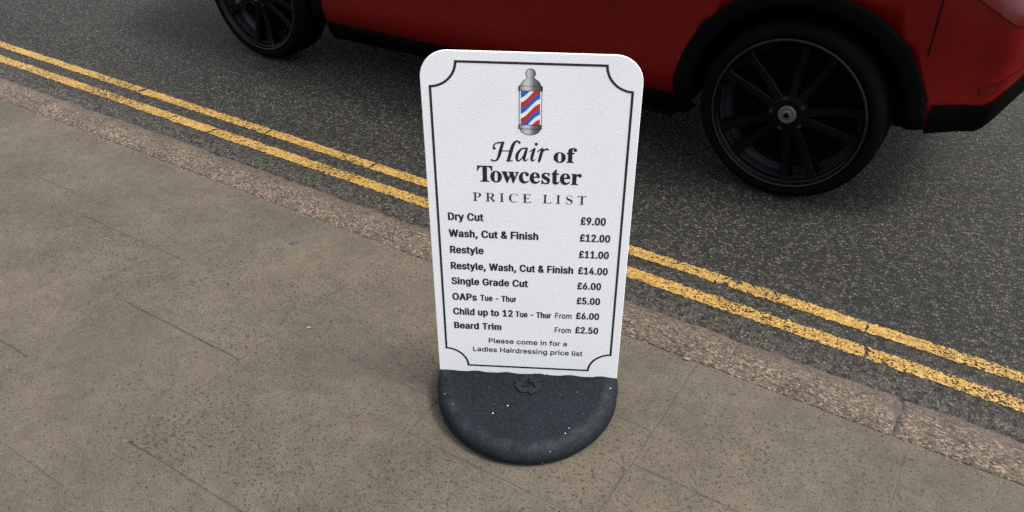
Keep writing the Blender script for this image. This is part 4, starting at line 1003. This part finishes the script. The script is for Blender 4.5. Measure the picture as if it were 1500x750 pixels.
    'w': (435, '444 316 451 312 452 308 452 295 448 289 438 285 433 282 417 252 322 12 311 -12 304 -16 294 -17 284 -12 280 -8 225 165 224 168 221 169 214 155 148 -8 144 -12 134 -17 124 -16 117 -12 114 -8 100 25 12 258 1 279 -16 292 -17 295 -17 308 -16 312 -9 316 -2 317 131 317 138 316 144 312 146 305 144 292 138 288 128 285 124 282 123 265 163 158 164 155 168 154 172 158 182 182 202 235 202 242 188 278 181 285 168 289 163 295 163 308 168 314 178 317 314 317 321 316 327 312 329 305 328 292 321 288 311 285 308 283 304 278 303 272 330 182 334 172 338 170 342 175 379 268 378 278 374 283 368 286 358 288 351 292 349 305 351 312 358 316 364 317'),
  },
  'thin': {
    ' ': (175, ''),
    'C': (468, '265 465 301 458 365 436 405 436 418 440 421 439 423 431 422 344 421 343 418 344 402 371 391 385 368 409 351 422 325 435 298 442 235 442 208 435 188 422 176 411 164 394 150 368 140 331 136 314 136 301 133 291 133 258 130 244 130 211 133 198 133 168 144 118 150 101 165 73 180 54 193 44 208 35 221 30 261 23 301 23 311 26 321 26 348 34 391 57 428 87 429 84 413 61 398 46 378 30 351 14 328 4 305 -4 268 -11 248 -11 205 -3 165 12 145 24 120 41 96 64 70 101 60 121 50 148 43 178 43 191 40 201 40 251 43 264 43 278 50 308 60 334 84 374 110 404 130 421 151 435 188 452 208 458 228 462 241 463 251 466'),
    'E': (442, '379 456 382 454 384 448 384 385 382 377 379 378 364 398 349 409 329 419 302 426 289 427 276 430 192 430 179 426 173 418 171 408 171 255 172 249 179 247 226 247 246 251 262 260 277 275 286 289 289 290 291 278 291 195 289 183 286 184 266 207 249 216 209 223 179 223 172 221 171 215 171 52 173 42 179 34 186 31 206 27 262 27 272 30 292 30 309 34 342 44 369 61 391 82 402 99 406 99 407 92 389 2 382 0 36 0 30 2 27 8 30 15 62 21 74 28 83 42 87 58 87 398 83 412 76 425 66 432 36 439 31 445 32 454 39 457'),
    'I': (261, '225 456 228 454 230 448 229 442 226 438 205 436 185 429 175 418 170 405 170 62 175 43 185 30 208 21 228 17 233 12 233 5 231 2 225 0 32 0 27 5 29 15 35 19 48 21 68 28 80 38 86 52 87 65 90 75 90 385 86 412 78 426 68 432 52 436 32 438 28 442 27 452 29 455 35 457'),
    'L': (426, '230 456 235 452 235 445 233 442 220 437 204 436 190 432 178 422 169 398 169 62 173 45 177 37 184 33 210 27 264 27 274 30 294 30 324 38 350 51 364 60 385 82 400 105 404 106 405 98 388 5 387 2 380 0 34 0 29 5 29 12 31 15 57 21 70 28 79 35 84 48 89 68 89 385 84 408 75 425 67 431 54 436 34 438 30 442 29 452 31 455 37 457'),
    'P': (418, '220 456 227 454 267 453 307 446 344 429 365 412 378 395 390 370 395 348 395 315 391 295 384 278 372 258 354 240 340 231 314 218 287 210 277 210 267 207 177 207 170 204 169 198 169 65 173 45 179 35 190 24 227 15 229 8 227 2 220 0 34 0 29 5 29 12 31 15 57 21 70 28 79 35 84 48 89 68 89 385 84 408 77 423 60 432 47 436 34 438 30 442 29 452 31 455 37 457/255 428 247 430 187 430 177 425 170 412 169 238 170 232 174 230 237 230 264 238 284 251 298 275 305 308 305 355 298 388 291 402 281 415 267 424'),
    'R': (473, '224 456 230 454 264 453 274 450 284 450 304 446 334 436 354 426 367 417 382 402 391 388 402 355 402 312 394 288 379 265 368 255 347 241 334 234 307 225 305 222 310 212 420 47 439 25 463 15 465 8 463 2 457 0 360 0 350 3 326 38 218 208 214 212 207 213 174 213 169 208 169 62 173 45 180 33 190 24 227 15 229 8 227 2 220 0 37 0 30 2 29 8 31 15 57 21 70 28 79 35 84 48 89 68 89 385 84 408 77 423 60 432 47 436 34 438 30 442 29 452 31 455 37 457/262 428 254 430 190 430 180 426 173 418 169 398 169 242 170 236 174 234 234 234 254 238 274 244 284 250 299 265 308 282 315 308 315 365 311 382 301 402 289 415 277 423'),
    'S': (390, '198 465 218 462 275 446 325 445 326 438 326 371 325 360 321 360 305 388 288 409 268 425 251 435 231 442 211 446 181 446 158 442 145 438 123 424 112 408 106 391 106 371 111 358 117 344 123 338 134 328 155 314 275 255 301 236 316 221 332 198 342 171 346 151 346 121 339 84 329 64 316 44 298 26 285 17 258 4 221 -7 208 -8 191 -11 178 -8 161 -6 101 12 71 13 61 11 58 12 56 18 56 101 57 114 58 116 61 114 77 78 96 51 105 43 133 24 161 16 228 16 245 20 271 36 282 51 289 64 293 84 293 94 289 111 280 128 261 146 248 155 151 204 134 214 101 239 85 260 76 274 63 314 63 351 67 371 77 398 93 421 111 438 148 458 178 466'),
    'T': (423, '392 456 396 454 397 448 397 385 396 373 392 374 381 392 362 410 342 422 322 429 309 430 299 433 256 433 251 428 251 58 255 42 265 28 279 21 292 20 312 15 314 8 312 2 306 0 112 0 106 2 104 8 106 15 136 21 147 25 156 32 161 38 167 55 168 72 171 85 170 428 166 433 119 433 99 429 79 422 57 408 42 393 29 371 26 370 24 385 24 448 26 454 32 457'),
  },
  'sym': {
    '♻': (462, '296 367 326 352 333 343 349 318 356 319 373 329 379 330 389 324 397 310 396 302 346 229 336 225 293 225 279 222 256 222 246 227 239 237 239 250 243 254 260 263 263 267 263 270 240 310 236 312 232 310 222 293 183 223 173 216 163 219 126 239 103 253 95 260 95 267 98 273 132 333 141 347 149 354 179 368/386 240 397 233 440 153 441 123 437 110 390 27 374 10 349 -4 310 -10 308 -13 308 -33 306 -40 296 -45 279 -44 270 -37 235 33 235 50 270 120 279 127 296 128 306 123 308 117 308 93 313 89 356 88 362 90 363 93 360 100 315 177 308 193 309 197 319 204 376 237/73 234 83 232 123 232 133 228 150 203 181 153 180 143 176 135 173 130 166 126 159 128 143 138 136 138 112 100 109 93 110 90 116 88 216 88 226 83 228 77 228 3 226 -3 223 -6 213 -8 146 -8 126 -5 101 7 82 27 42 97 31 123 32 153 35 163 47 183 48 190 39 197 23 207 21 210 22 217 28 227 38 233 46 235'),
  },
}
HAIR = '-286 6575 -281 6573 -271 6573 -258 6570 -243 6562 -213 6541 -208 6532 -205 6522 -210 6507 -218 6498 -228 6494 -236 6493 -246 6497 -257 6507 -268 6527 -275 6537 -286 6538 -293 6535 -304 6524 -311 6514 -329 6479 -341 6447 -361 6384 -376 6327 -376 6324 -370 6317 -369 6312 -372 6307 -381 6299 -384 6294 -420 6152 -440 6092 -439 6089 -436 6088 -423 6086 -413 6085 -376 6077 -370 6072 -370 6069 -373 6064 -381 6061 -396 6060 -403 6058 -421 6058 -428 6056 -453 6055 -456 6054 -466 6046 -476 6043 -483 6043 -496 6047 -508 6059 -523 6061 -531 6067 -532 6074 -528 6080 -523 6083 -513 6083 -510 6087 -494 6162 -471 6257 -462 6289 -462 6297 -468 6298 -531 6298 -561 6296 -583 6296 -613 6295 -616 6294 -618 6292 -635 6232 -653 6179 -670 6139 -685 6112 -701 6089 -717 6069 -731 6059 -751 6049 -766 6044 -793 6038 -803 6038 -831 6044 -846 6049 -851 6052 -867 6064 -872 6077 -871 6084 -866 6093 -856 6100 -846 6100 -841 6099 -836 6095 -823 6083 -806 6074 -801 6073 -791 6073 -773 6079 -761 6086 -748 6099 -738 6122 -723 6169 -689 6314 -685 6322 -659 6414 -637 6482 -637 6487 -641 6488 -666 6488 -673 6486 -686 6485 -721 6477 -743 6470 -759 6459 -768 6450 -778 6434 -786 6414 -787 6409 -782 6399 -764 6384 -758 6374 -754 6367 -755 6352 -760 6342 -766 6336 -778 6331 -791 6331 -796 6331 -803 6336 -811 6344 -814 6349 -819 6379 -819 6402 -811 6429 -799 6457 -789 6472 -773 6488 -763 6495 -738 6507 -696 6520 -678 6523 -626 6523 -622 6524 -611 6535 -603 6538 -591 6538 -578 6532 -568 6524 -561 6522 -556 6519 -553 6514 -556 6509 -566 6502 -569 6494 -601 6369 -609 6334 -611 6324 -610 6322 -606 6321 -546 6321 -531 6323 -458 6323 -453 6327 -441 6372 -419 6437 -409 6459 -384 6507 -366 6531 -348 6548 -336 6557 -313 6570 -303 6573/139 6535 152 6530 162 6520 167 6509 171 6499 171 6494 167 6483 159 6471 149 6464 142 6461 129 6461 114 6466 102 6479 96 6492 96 6507 101 6519 112 6530 127 6535/279 6415 289 6408 295 6399 296 6382 293 6374 294 6371 297 6371 311 6384 332 6397 352 6405 369 6408 382 6405 394 6398 410 6382 412 6377 413 6369 408 6359 403 6354 399 6353 387 6354 367 6363 354 6363 339 6360 322 6350 294 6322 281 6302 281 6292 260 6194 247 6144 227 6077 223 6069 214 6061 207 6058 197 6058 187 6061 179 6069 174 6079 173 6089 183 6139 183 6147 208 6267 233 6357 232 6358 229 6358 216 6349 192 6330 164 6306 157 6306 152 6307 149 6312 149 6317 158 6329 178 6349 184 6358 204 6374 224 6387 244 6396 252 6408 257 6412 264 6415/99 6410 108 6407 117 6397 121 6389 121 6379 100 6289 73 6182 73 6174 68 6152 68 6139 66 6132 66 6114 67 6112 72 6109 82 6111 119 6135 125 6134 127 6132 129 6127 127 6122 124 6118 107 6101 89 6086 62 6074 47 6073 37 6076 29 6081 21 6089 14 6104 8 6127 8 6179 13 6209 21 6242 51 6337 49 6339 44 6337 0 6302 -6 6299 -11 6298 -14 6299 -17 6304 -18 6309 -14 6317 27 6358 42 6370 69 6387 74 6397 82 6405 92 6410/-63 6410 -56 6405 -50 6399 -47 6392 -47 6384 -62 6322 -69 6282 -84 6222 -97 6162 -99 6137 -102 6129 -102 6109 -98 6104 -93 6103 -88 6105 -67 6119 -53 6133 -46 6137 -41 6138 -36 6135 -34 6132 -36 6126 -47 6112 -80 6079 -96 6071 -111 6068 -126 6071 -131 6074 -138 6078 -146 6087 -151 6094 -156 6109 -159 6122 -159 6142 -161 6146 -163 6145 -192 6107 -228 6071 -241 6064 -261 6058 -283 6064 -291 6069 -306 6084 -321 6117 -327 6139 -327 6184 -324 6204 -314 6239 -299 6274 -279 6307 -259 6332 -218 6373 -201 6385 -186 6392 -166 6400 -131 6408 -88 6408 -76 6411/-107 6374 -123 6375 -146 6370 -163 6362 -176 6354 -192 6339 -201 6328 -224 6289 -241 6252 -249 6229 -257 6197 -259 6172 -262 6164 -262 6119 -259 6104 -255 6099 -248 6098 -237 6104 -204 6137 -188 6159 -163 6199 -150 6224 -129 6299 -103 6369 -103 6372'

def parse(s):
    res = []
    for part in s.split('/'):
        if part:
            v = [int(q) for q in part.split()]
            res.append([(v[i], v[i + 1]) for i in range(0, len(v), 2)])
    return res

def fill_loops(name, glyphs, mat, parent, y=YP):
    """flat filled outlines in the panel plane, glyph by glyph; loops in metres (x, z), holes cut out"""
    verts, faces = [], []
    for loops in glyphs:
        me = fill_one(loops)
        off = len(verts)
        verts += [(v.co.x / 100, y, v.co.y / 100) for v in me.vertices]
        faces += [[off + i for i in p.vertices] for p in me.polygons]
        bpy.data.meshes.remove(me)
    me = bpy.data.meshes.new(name)
    me.from_pydata(verts, [], faces)
    me.materials.append(mat)
    o = bpy.data.objects.new(name, me)
    COL.objects.link(o)
    o.parent = parent
    return o

def fill_one(loops):
    name = 'glyph'
    cu = bpy.data.curves.new(name, 'CURVE')
    cu.dimensions = '2D'
    cu.fill_mode = 'BOTH'
    for L in loops:
        sp = cu.splines.new('POLY')
        sp.points.add(len(L) - 1)
        for q, (x, z) in zip(sp.points, L):
            q.co = (x * 100, z * 100, 0, 1)
        sp.use_cyclic_u = True
    tmp = bpy.data.objects.new(name, cu)
    COL.objects.link(tmp)
    bpy.context.view_layer.update()
    g = bpy.context.evaluated_depsgraph_get()
    me = bpy.data.meshes.new_from_object(tmp.evaluated_get(g))
    bpy.data.objects.remove(tmp)
    bpy.data.curves.remove(cu)
    return me

CAPH = {'bold': 0.529, 'plain': 0.526, 'serif': 0.4615, 'thin': 0.4565}
def text_loops(txt, font, x0, x1, base, cap, track=0.0, kern={}):
    """lay txt out between x0 and x1 (mm), on base (mm above the border bottom), cap height in mm"""
    G = GLYPHS[font]
    pen, loops = 0.0, []
    track += {'bold': 34, 'plain': 12}.get(font, 0)
    for i, ch in enumerate(txt):
        if ch == ' ':
            pen += 190 + track
            continue
        adv, s = G[ch]
        loops.append([[(pen + a, b_) for a, b_ in L] for L in parse(s)])
        pen += adv + track + kern.get(txt[i:i + 2], 0)
    xmin = min(p[0] for g in loops for L in g for p in L)
    xmax = max(p[0] for g in loops for L in g for p in L)
    sx = (x1 - x0) / (xmax - xmin) / 1000.0
    sz = cap / CAPH[font] / 1e6
    return [[[(x0 / 1000 + (p[0] - xmin) * sx, Z0 + base / 1000 + p[1] * sz) for p in L] for L in g] for g in loops]

def lettering(name, what, parts):
    loops = []
    for p in parts:
        loops += text_loops(*p[:6], **(p[6] if len(p) > 6 else {}))
    o = fill_loops(name, loops, INK, panel)
    o['label'] = 'black lettering reading ' + what
    return o

hair = [[[(a / 10000, Z0 + b_ / 10000) for a, b_ in L] for L in parse(HAIR)]]
o = fill_loops('shop_name_lettering', hair + text_loops('of', 'serif', 51.7, 102.8, 607.6, 35.5) + text_loops('Towcester', 'serif', -118, 115.5, 552.8, 40.0, 0, {'To': -75, 'we': -8}), INK, panel)
o['label'] = 'black lettering reading Hair of Towcester'
lettering('heading_lettering', 'PRICE', [('PRICE', 'thin', -129.3, 3.5, 501.5, 22.4, dict(track=150))])
lettering('heading_lettering', 'LIST', [('LIST', 'thin', 30.0, 128.3, 502.0, 22.4, dict(track=150))])
rows = [
    ('Dry Cut', [('Dry Cut', 'bold', -189.5, -106.5, 448.2, 20.3), ('£9.00', 'bold', 118.1, 176.1, 449.0, 20.3)]),
    ('Wash, Cut & Finish', [('Wash, Cut & Finish', 'bold', -190, 21.4, 402.2, 20.3), ('£12.00', 'bold', 118.2, 189, 403, 20.3)]),
    ('Restyle', [('Restyle', 'bold', -189, -108.2, 356, 20.3), ('£11.00', 'bold', 118.2, 188.8, 356.6, 20.3)]),
    ('Restyle, Wash, Cut & Finish', [('Restyle, Wash, Cut & Finish', 'bold', -189.3, 106.4, 309.4, 20.5), ('£14.00', 'bold', 118.2, 189, 309.6, 20.3)]),
    ('Single Grade Cut', [('Single Grade Cut', 'bold', -189.5, -1.8, 264, 20.5), ('£6.00', 'bold', 118.1, 175.8, 264.6, 20.3)]),
    ('OAPs Tue - Thur', [('OAPs', 'bold', -189.7, -128.2, 216, 20.8), ('Tue - Thur', 'bold', -120, -29.9, 216.6, 17.8), ('£5.00', 'bold', 118.4, 176.1, 219.1, 20.3)]),
    ('Child up to 12 Tue - Thur', [('Child up to 12', 'bold', -189.6, -39, 169.9, 20.8), ('Tue - Thur', 'bold', -32.8, 56.9, 170.4, 17.8), ('From', 'plain', 66.7, 107.9, 171.6, 17.2), ('£6.00', 'bold', 118.6, 176.3, 172.3, 20.3)]),
    ('Beard Trim', [('Beard Trim', 'bold', -189.1, -68.3, 125.4, 20.5), ('From', 'plain', 66.7, 107.9, 125.6, 17.2), ('£2.50', 'bold', 118.5, 176.4, 126.7, 20.5)]),
]
for what, parts in rows:
    for p in parts:
        lettering('price_lettering' if p[0][0] == '£' else 'service_lettering', p[0], [p])
lettering('note_lettering', 'Please come in for a', [('Please come in for a', 'plain', -101.8, 99.3, 81.6, 15.6)])
lettering('note_lettering', 'Ladies Hairdressing price list', [('Ladies Hairdressing price list', 'plain', -142.6, 140.5, 51.4, 15.6)])

# barber pole emblem, one flat print with several inks
b2 = bmesh.new()
def poly(pts, mi, y):
    f = b2.faces.new([b2.verts.new((x / 1000, y, Z0 + z / 1000)) for x, z in pts])
    f.material_index = mi
def grow(pts, gx):
    cx = sum(p[0] for p in pts) / len(pts); cz = sum(p[1] for p in pts) / len(pts)
    return [(x + (gx if x > cx else -gx), z + (gx if z > cz else -gx)) for x, z in pts]
def circ(cx, cz, rx, rz, a0=0, a1=2 * math.pi, n=40):
    return [(cx + rx * math.cos(a0 + (a1 - a0) * k / n), cz + rz * math.sin(a0 + (a1 - a0) * k / n)) for k in range(n + (0 if abs(a1 - a0) > 6.2 else 1))]
Y1, Y2, Y3 = -0.0004, -0.0007, -0.0010
yz = lambda z: z
# dark outlines first (INK = 0), fills above them (SILVER = 1, WHITE 2, RED 3, BLUE 4)
poly(circ(-0.3, 810.6, 10.6, 10.6), 0, Y1); poly(circ(-0.3, 810.6, 9.0, 9.0), 1, Y3)
dome_o = [(-23.8, 779), (23.8, 779)] + [(22.5 * math.cos(a), 779 + 21.5 * math.sin(a)) for a in [k * math.pi / 24 for k in range(1, 9)]] + [(6.3, 802.5), (-6.3, 802.5)] + [(-22.5 * math.cos(a), 779 + 21.5 * math.sin(a)) for a in [k * math.pi / 24 for k in range(8, 0, -1)]]
poly(dome_o, 0, Y1 - 0.0001)
dome_i = [(-21.6, 780), (21.6, 780)] + [(20.6 * math.cos(a), 780 + 19.4 * math.sin(a)) for a in [k * math.pi / 24 for k in range(1, 9)]] + [(4.8, 803), (-4.8, 803)] + [(-20.6 * math.cos(a), 780 + 19.4 * math.sin(a)) for a in [k * math.pi / 24 for k in range(8, 0, -1)]]
poly(dome_i, 1, Y2 - 0.0001)
poly([(-25.8, 771.8), (25.2, 771.8), (25.2, 783.2), (-25.8, 783.2)], 0, Y2 - 0.0002)
poly([(-22.8, 773), (22.4, 773), (22.4, 782.2), (-22.8, 782.2)], 1, Y3 - 0.0001)
# glass tube
poly([(-24.6, 693), (24.2, 693), (24.2, 772), (-24.6, 772)], 0, Y1)
poly([(-23.2, 693), (22.8, 693), (22.8, 772), (-23.2, 772)], 2, Y2)
# stripes: S-shaped bands rising to the right, clipped to the window
XA, XB, ZA, ZB = -20.6, 20.2, 695.5, 772.0
def sweep(x):
    t = (x - XA) / (XB - XA)
    s = t * 0.2 + 0.8 * (t * t * (3 - 2 * t))
    return 34.0 * s
def band(lo_, hi_, mi):
    n = 26
    for k in range(n):
        xa, xb = XA + (XB - XA) * k / n, XA + (XB - XA) * (k + 1) / n
        q = []
        la, ha = max(lo_ + sweep(xa), ZA), min(hi_ + sweep(xa), ZB)
        lb, hb = max(lo_ + sweep(xb), ZA), min(hi_ + sweep(xb), ZB)
        if ha - la < 0.02 and hb - lb < 0.02: continue
        ha, hb = max(ha, la), max(hb, lb)
        pts = [(xa, la), (xb, lb)]
        if hb > lb: pts.append((xb, hb))
        if ha > la: pts.append((xa, ha))
        if len(pts) > 2: poly(pts, mi, Y3)
for k in range(-2, 5):
    z = 697.0 + 36.0 * k
    band(z, z + 13.2, 3)           # red
    band(z - 12.0, z - 0.0, 4)     # blue below it
poly([(-25.8, 684.8), (24.6, 684.8), (24.6, 695.6), (-25.8, 695.6)], 0, Y2 - 0.0002)
poly([(-23.6, 686.2), (22.6, 686.2), (22.6, 694.2), (-23.6, 694.2)], 1, Y3 - 0.0001)
poly(circ(-0.3, 686.5, 22.4, 15.8, math.pi, 2 * math.pi, 30), 0, Y1)
poly(circ(-0.3, 686.0, 20.6, 13.6, math.pi, 2 * math.pi, 30), 1, Y2)
for f in b2.faces:
    f.normal_update()
link_mesh('barber_pole_emblem', b2, [INK, SILVER, WHITE_INK, RED_INK, BLUE_INK], panel)

# rubber base: a low oval dome with a rolled edge and a wavy lip against the panel
def base_top(y):
    t = min(abs(y) / 0.262, 1)
    return 0.066 - 0.024 * t ** 1.5
b2 = bmesh.new()
BA, BB, CYB = 0.2385, 0.262, 0.0025
SEG = 128
prof = [(s, None) for s in (0.0, 0.06, 0.12, 0.2, 0.3, 0.4, 0.5, 0.6, 0.7, 0.78, 0.84)]
edge = [(0.84 + 0.16 * math.sin(a), math.cos(a)) for a in [k * math.pi / 2 / 8 for k in range(1, 9)]]
rings = []
def bpt(s, k, z):
    a = 2 * math.pi * k / SEG
    return b2.verts.new((BA * s * math.cos(a), CYB + BB * s * math.sin(a), z))
for s, _ in prof[1:]:
    ring = []
    for k in range(SEG):
        y = BB * s * math.sin(2 * math.pi * k / SEG)
        x = BA * s * math.cos(2 * math.pi * k / SEG)
        ring.append(bpt(s, k, base_top(y) + 0.0022 * math.exp(-((s - 0.86) / 0.05) ** 2) + mnoise.noise((x * 18, y * 18, 0)) * 0.0012))
    rings.append(ring)
for s, cz in edge:
    ring = []
    for k in range(SEG):
        y = BB * s * math.sin(2 * math.pi * k / SEG)
        x = BA * s * math.cos(2 * math.pi * k / SEG)
        zt = base_top(y)
        rad = 0.026
        ring.append(bpt(s, k, zt - rad + rad * cz + 0.0022 * math.exp(-((s - 0.86) / 0.05) ** 2) + mnoise.noise((x * 18, y * 18, 0)) * 0.0012))
    rings.append(ring)
rings.append([bpt(0.998, k, 0.010) for k in range(SEG)])
rings.append([bpt(0.975, k, 0.0015) for k in range(SEG)])
ctr = b2.verts.new((0, CYB, base_top(0)))
for k in range(SEG):
    b2.faces.new((ctr, rings[0][k], rings[0][(k + 1) % SEG]))
for p, q in zip(rings[:-1], rings[1:]):
    for k in range(SEG):
        b2.faces.new((p[k], q[k], q[(k + 1) % SEG], p[(k + 1) % SEG]))
b2.faces.new(rings[-1][::-1])
# wavy lip in front of and behind the panel
for sgn in (-1, 1):
    rowsL = []
    n = 96
    for i in range(n + 1):
        x = -0.2335 + 0.467 * i / n
        e = min(1.0, min(i, n - i) / 6)
        ds = 0.010 * (1 - e) ** 2
        zt = 0.0682 + 0.0026 * math.sin(2 * math.pi * (x + 0.2335) / 0.083 + 0.5 + 0.5 * mnoise.noise((x * 9, 0, 2))) * (0.3 + 0.7 * e) + 0.0012 * mnoise.noise((x * 30, 1, 5))
        y0 = CYB + sgn * 0.0034
        r0 = CYB + sgn * 0.030
        rowsL.append([b2.verts.new(p) for p in ((x, y0, 0.045), (x, y0, zt - 0.0008), (x, y0 + sgn * 0.0012, zt), (x, y0 + sgn * 0.007, zt - 0.0012 - 0.2 * ds), (x, y0 + sgn * 0.020, 0.0655 - ds), (x, y0 + sgn * 0.034, base_top(0.034) - 0.003 - 2 * ds))])
    for i in range(n):
        for j in range(5):
            f = (rowsL[i][j], rowsL[i + 1][j], rowsL[i + 1][j + 1], rowsL[i][j + 1])
            b2.faces.new(f if sgn > 0 else f[::-1])
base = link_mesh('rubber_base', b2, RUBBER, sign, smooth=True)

# embossed recycling mark on the base
sym = parse(GLYPHS['sym']['\u267b'][1])
cu = bpy.data.curves.new('recycling_mark', 'CURVE')
cu.dimensions = '2D'; cu.fill_mode = 'BOTH'; cu.extrude = 0.30; cu.bevel_depth = 0.05
for L in sym:
    sp = cu.splines.new('POLY')
    sp.points.add(len(L) - 1)
    for q, (x, z) in zip(sp.points, L):
        q.co = ((x - 231) / 420 * 6.8, (z - 161) / 413 * 6.4, 0, 1)
    sp.use_cyclic_u = True
tmp = bpy.data.objects.new('recycling_mark', cu)
COL.objects.link(tmp)
bpy.context.view_layer.update()
me = bpy.data.meshes.new_from_object(tmp.evaluated_get(bpy.context.evaluated_depsgraph_get()))
bpy.data.objects.remove(tmp); bpy.data.curves.remove(cu)
MX, MY = 0.003, -0.042
for v in me.vertices:
    x, y, z = v.co.x / 100, v.co.y / 100, v.co.z / 100
    v.co = (MX + x, MY + y, base_top(MY + y) + 0.0007 + z)
me.materials.clear(); me.materials.append(plain('smooth_moulded_rubber', (0.0085, 0.0118, 0.0150), 0.6, spec=0.2))
o = bpy.data.objects.new('recycling_mark', me)
COL.objects.link(o)
o.parent = base
o['label'] = 'embossed three arrow recycling symbol'

# ------------------------------------------------------------------ small litter on the pavement and kerb
def chip(name, label, cat, x, y, z, sx, sy, sz, mat, rz=0, seed=0):
    b3 = bmesh.new()
    bmesh.ops.create_icosphere(b3, subdivisions=2, radius=1.0)
    for v in b3.verts:
        k = 1 + 0.35 * mnoise.noise(v.co * 1.7 + Vector((seed, 0, 0)))
        v.co = Vector((v.co.x * sx * k, v.co.y * sy * k, max(v.co.z, -0.4) * sz * k + sz * 0.4))
    o = link_mesh(name, b3, mat)
    o.location = (x, y, z)
    o.rotation_euler = (0, 0, rz)
    return tag(o, label, cat)
PALE = plain('pale_chip', (0.17, 0.155, 0.13), 0.8, bump=(300, 0.5, 0.002))
DARK = plain('dark_scrap', (0.035, 0.038, 0.045), 0.7, bump=(200, 0.5, 0.002))

tag(chip('stone_chip', 'pale stone chip lying near the corner of the left flagstones', 'stone chip', -0.693, -0.111, 0.0, 0.007, 0.004, 0.0015, PALE, 0.4, 1), 'pale stone chip lying near the corner of the left flagstones', 'stone chip')
chip('paper_scrap', 'small white scrap at the inner edge of the kerb, right of the sign', 'litter', 0.309, 0.352, 0.002, 0.010, 0.005, 0.003, PALE, 0.2, 4)
chip('dark_scrap', 'dark curled scrap lying on the pavement left of the sign, near the kerb', 'litter', -1.059, 0.199, 0.0, 0.020, 0.008, 0.004, DARK, 0.9, 8)
# loose grit gathered in joints, along the kerb and on the road
b3 = bmesh.new()
rnd = random.Random(11)
def grain(x, y, z, r):
    vs = []
    for k in range(4):
        a = rnd.uniform(0, 6.28)
        vs.append(b3.verts.new((x + r * math.cos(k * 1.57 + a * 0.2) * rnd.uniform(0.6, 1.2), y + r * math.sin(k * 1.57 + a * 0.2) * rnd.uniform(0.6, 1.2), z)))
    t = b3.verts.new((x + rnd.uniform(-0.3, 0.3) * r, y + rnd.uniform(-0.3, 0.3) * r, z + r * rnd.uniform(0.5, 0.9)))
    for k in range(4):
        b3.faces.new((vs[k], vs[(k + 1) % 4], t))
for i in range(1500):
    grain(rnd.uniform(-4.5, 1.4), 0.357 + rnd.gauss(0, 0.012), 0.001, rnd.uniform(0.0012, 0.0030))
for i in range(900):
    grain(rnd.uniform(-4.5, 1.4), 0.565 + abs(rnd.gauss(0, 0.03)), ROAD_Z, rnd.uniform(0.0012, 0.0032))
for i in range(420):
    grain(rnd.uniform(-4.5, 1.4), rnd.uniform(-1.4, 0.34), 0.001, rnd.uniform(0.0008, 0.0020))
g = link_mesh('grit', b3, plain('pale_grit', (0.20, 0.17, 0.135), 0.85))
g['kind'] = 'stuff'
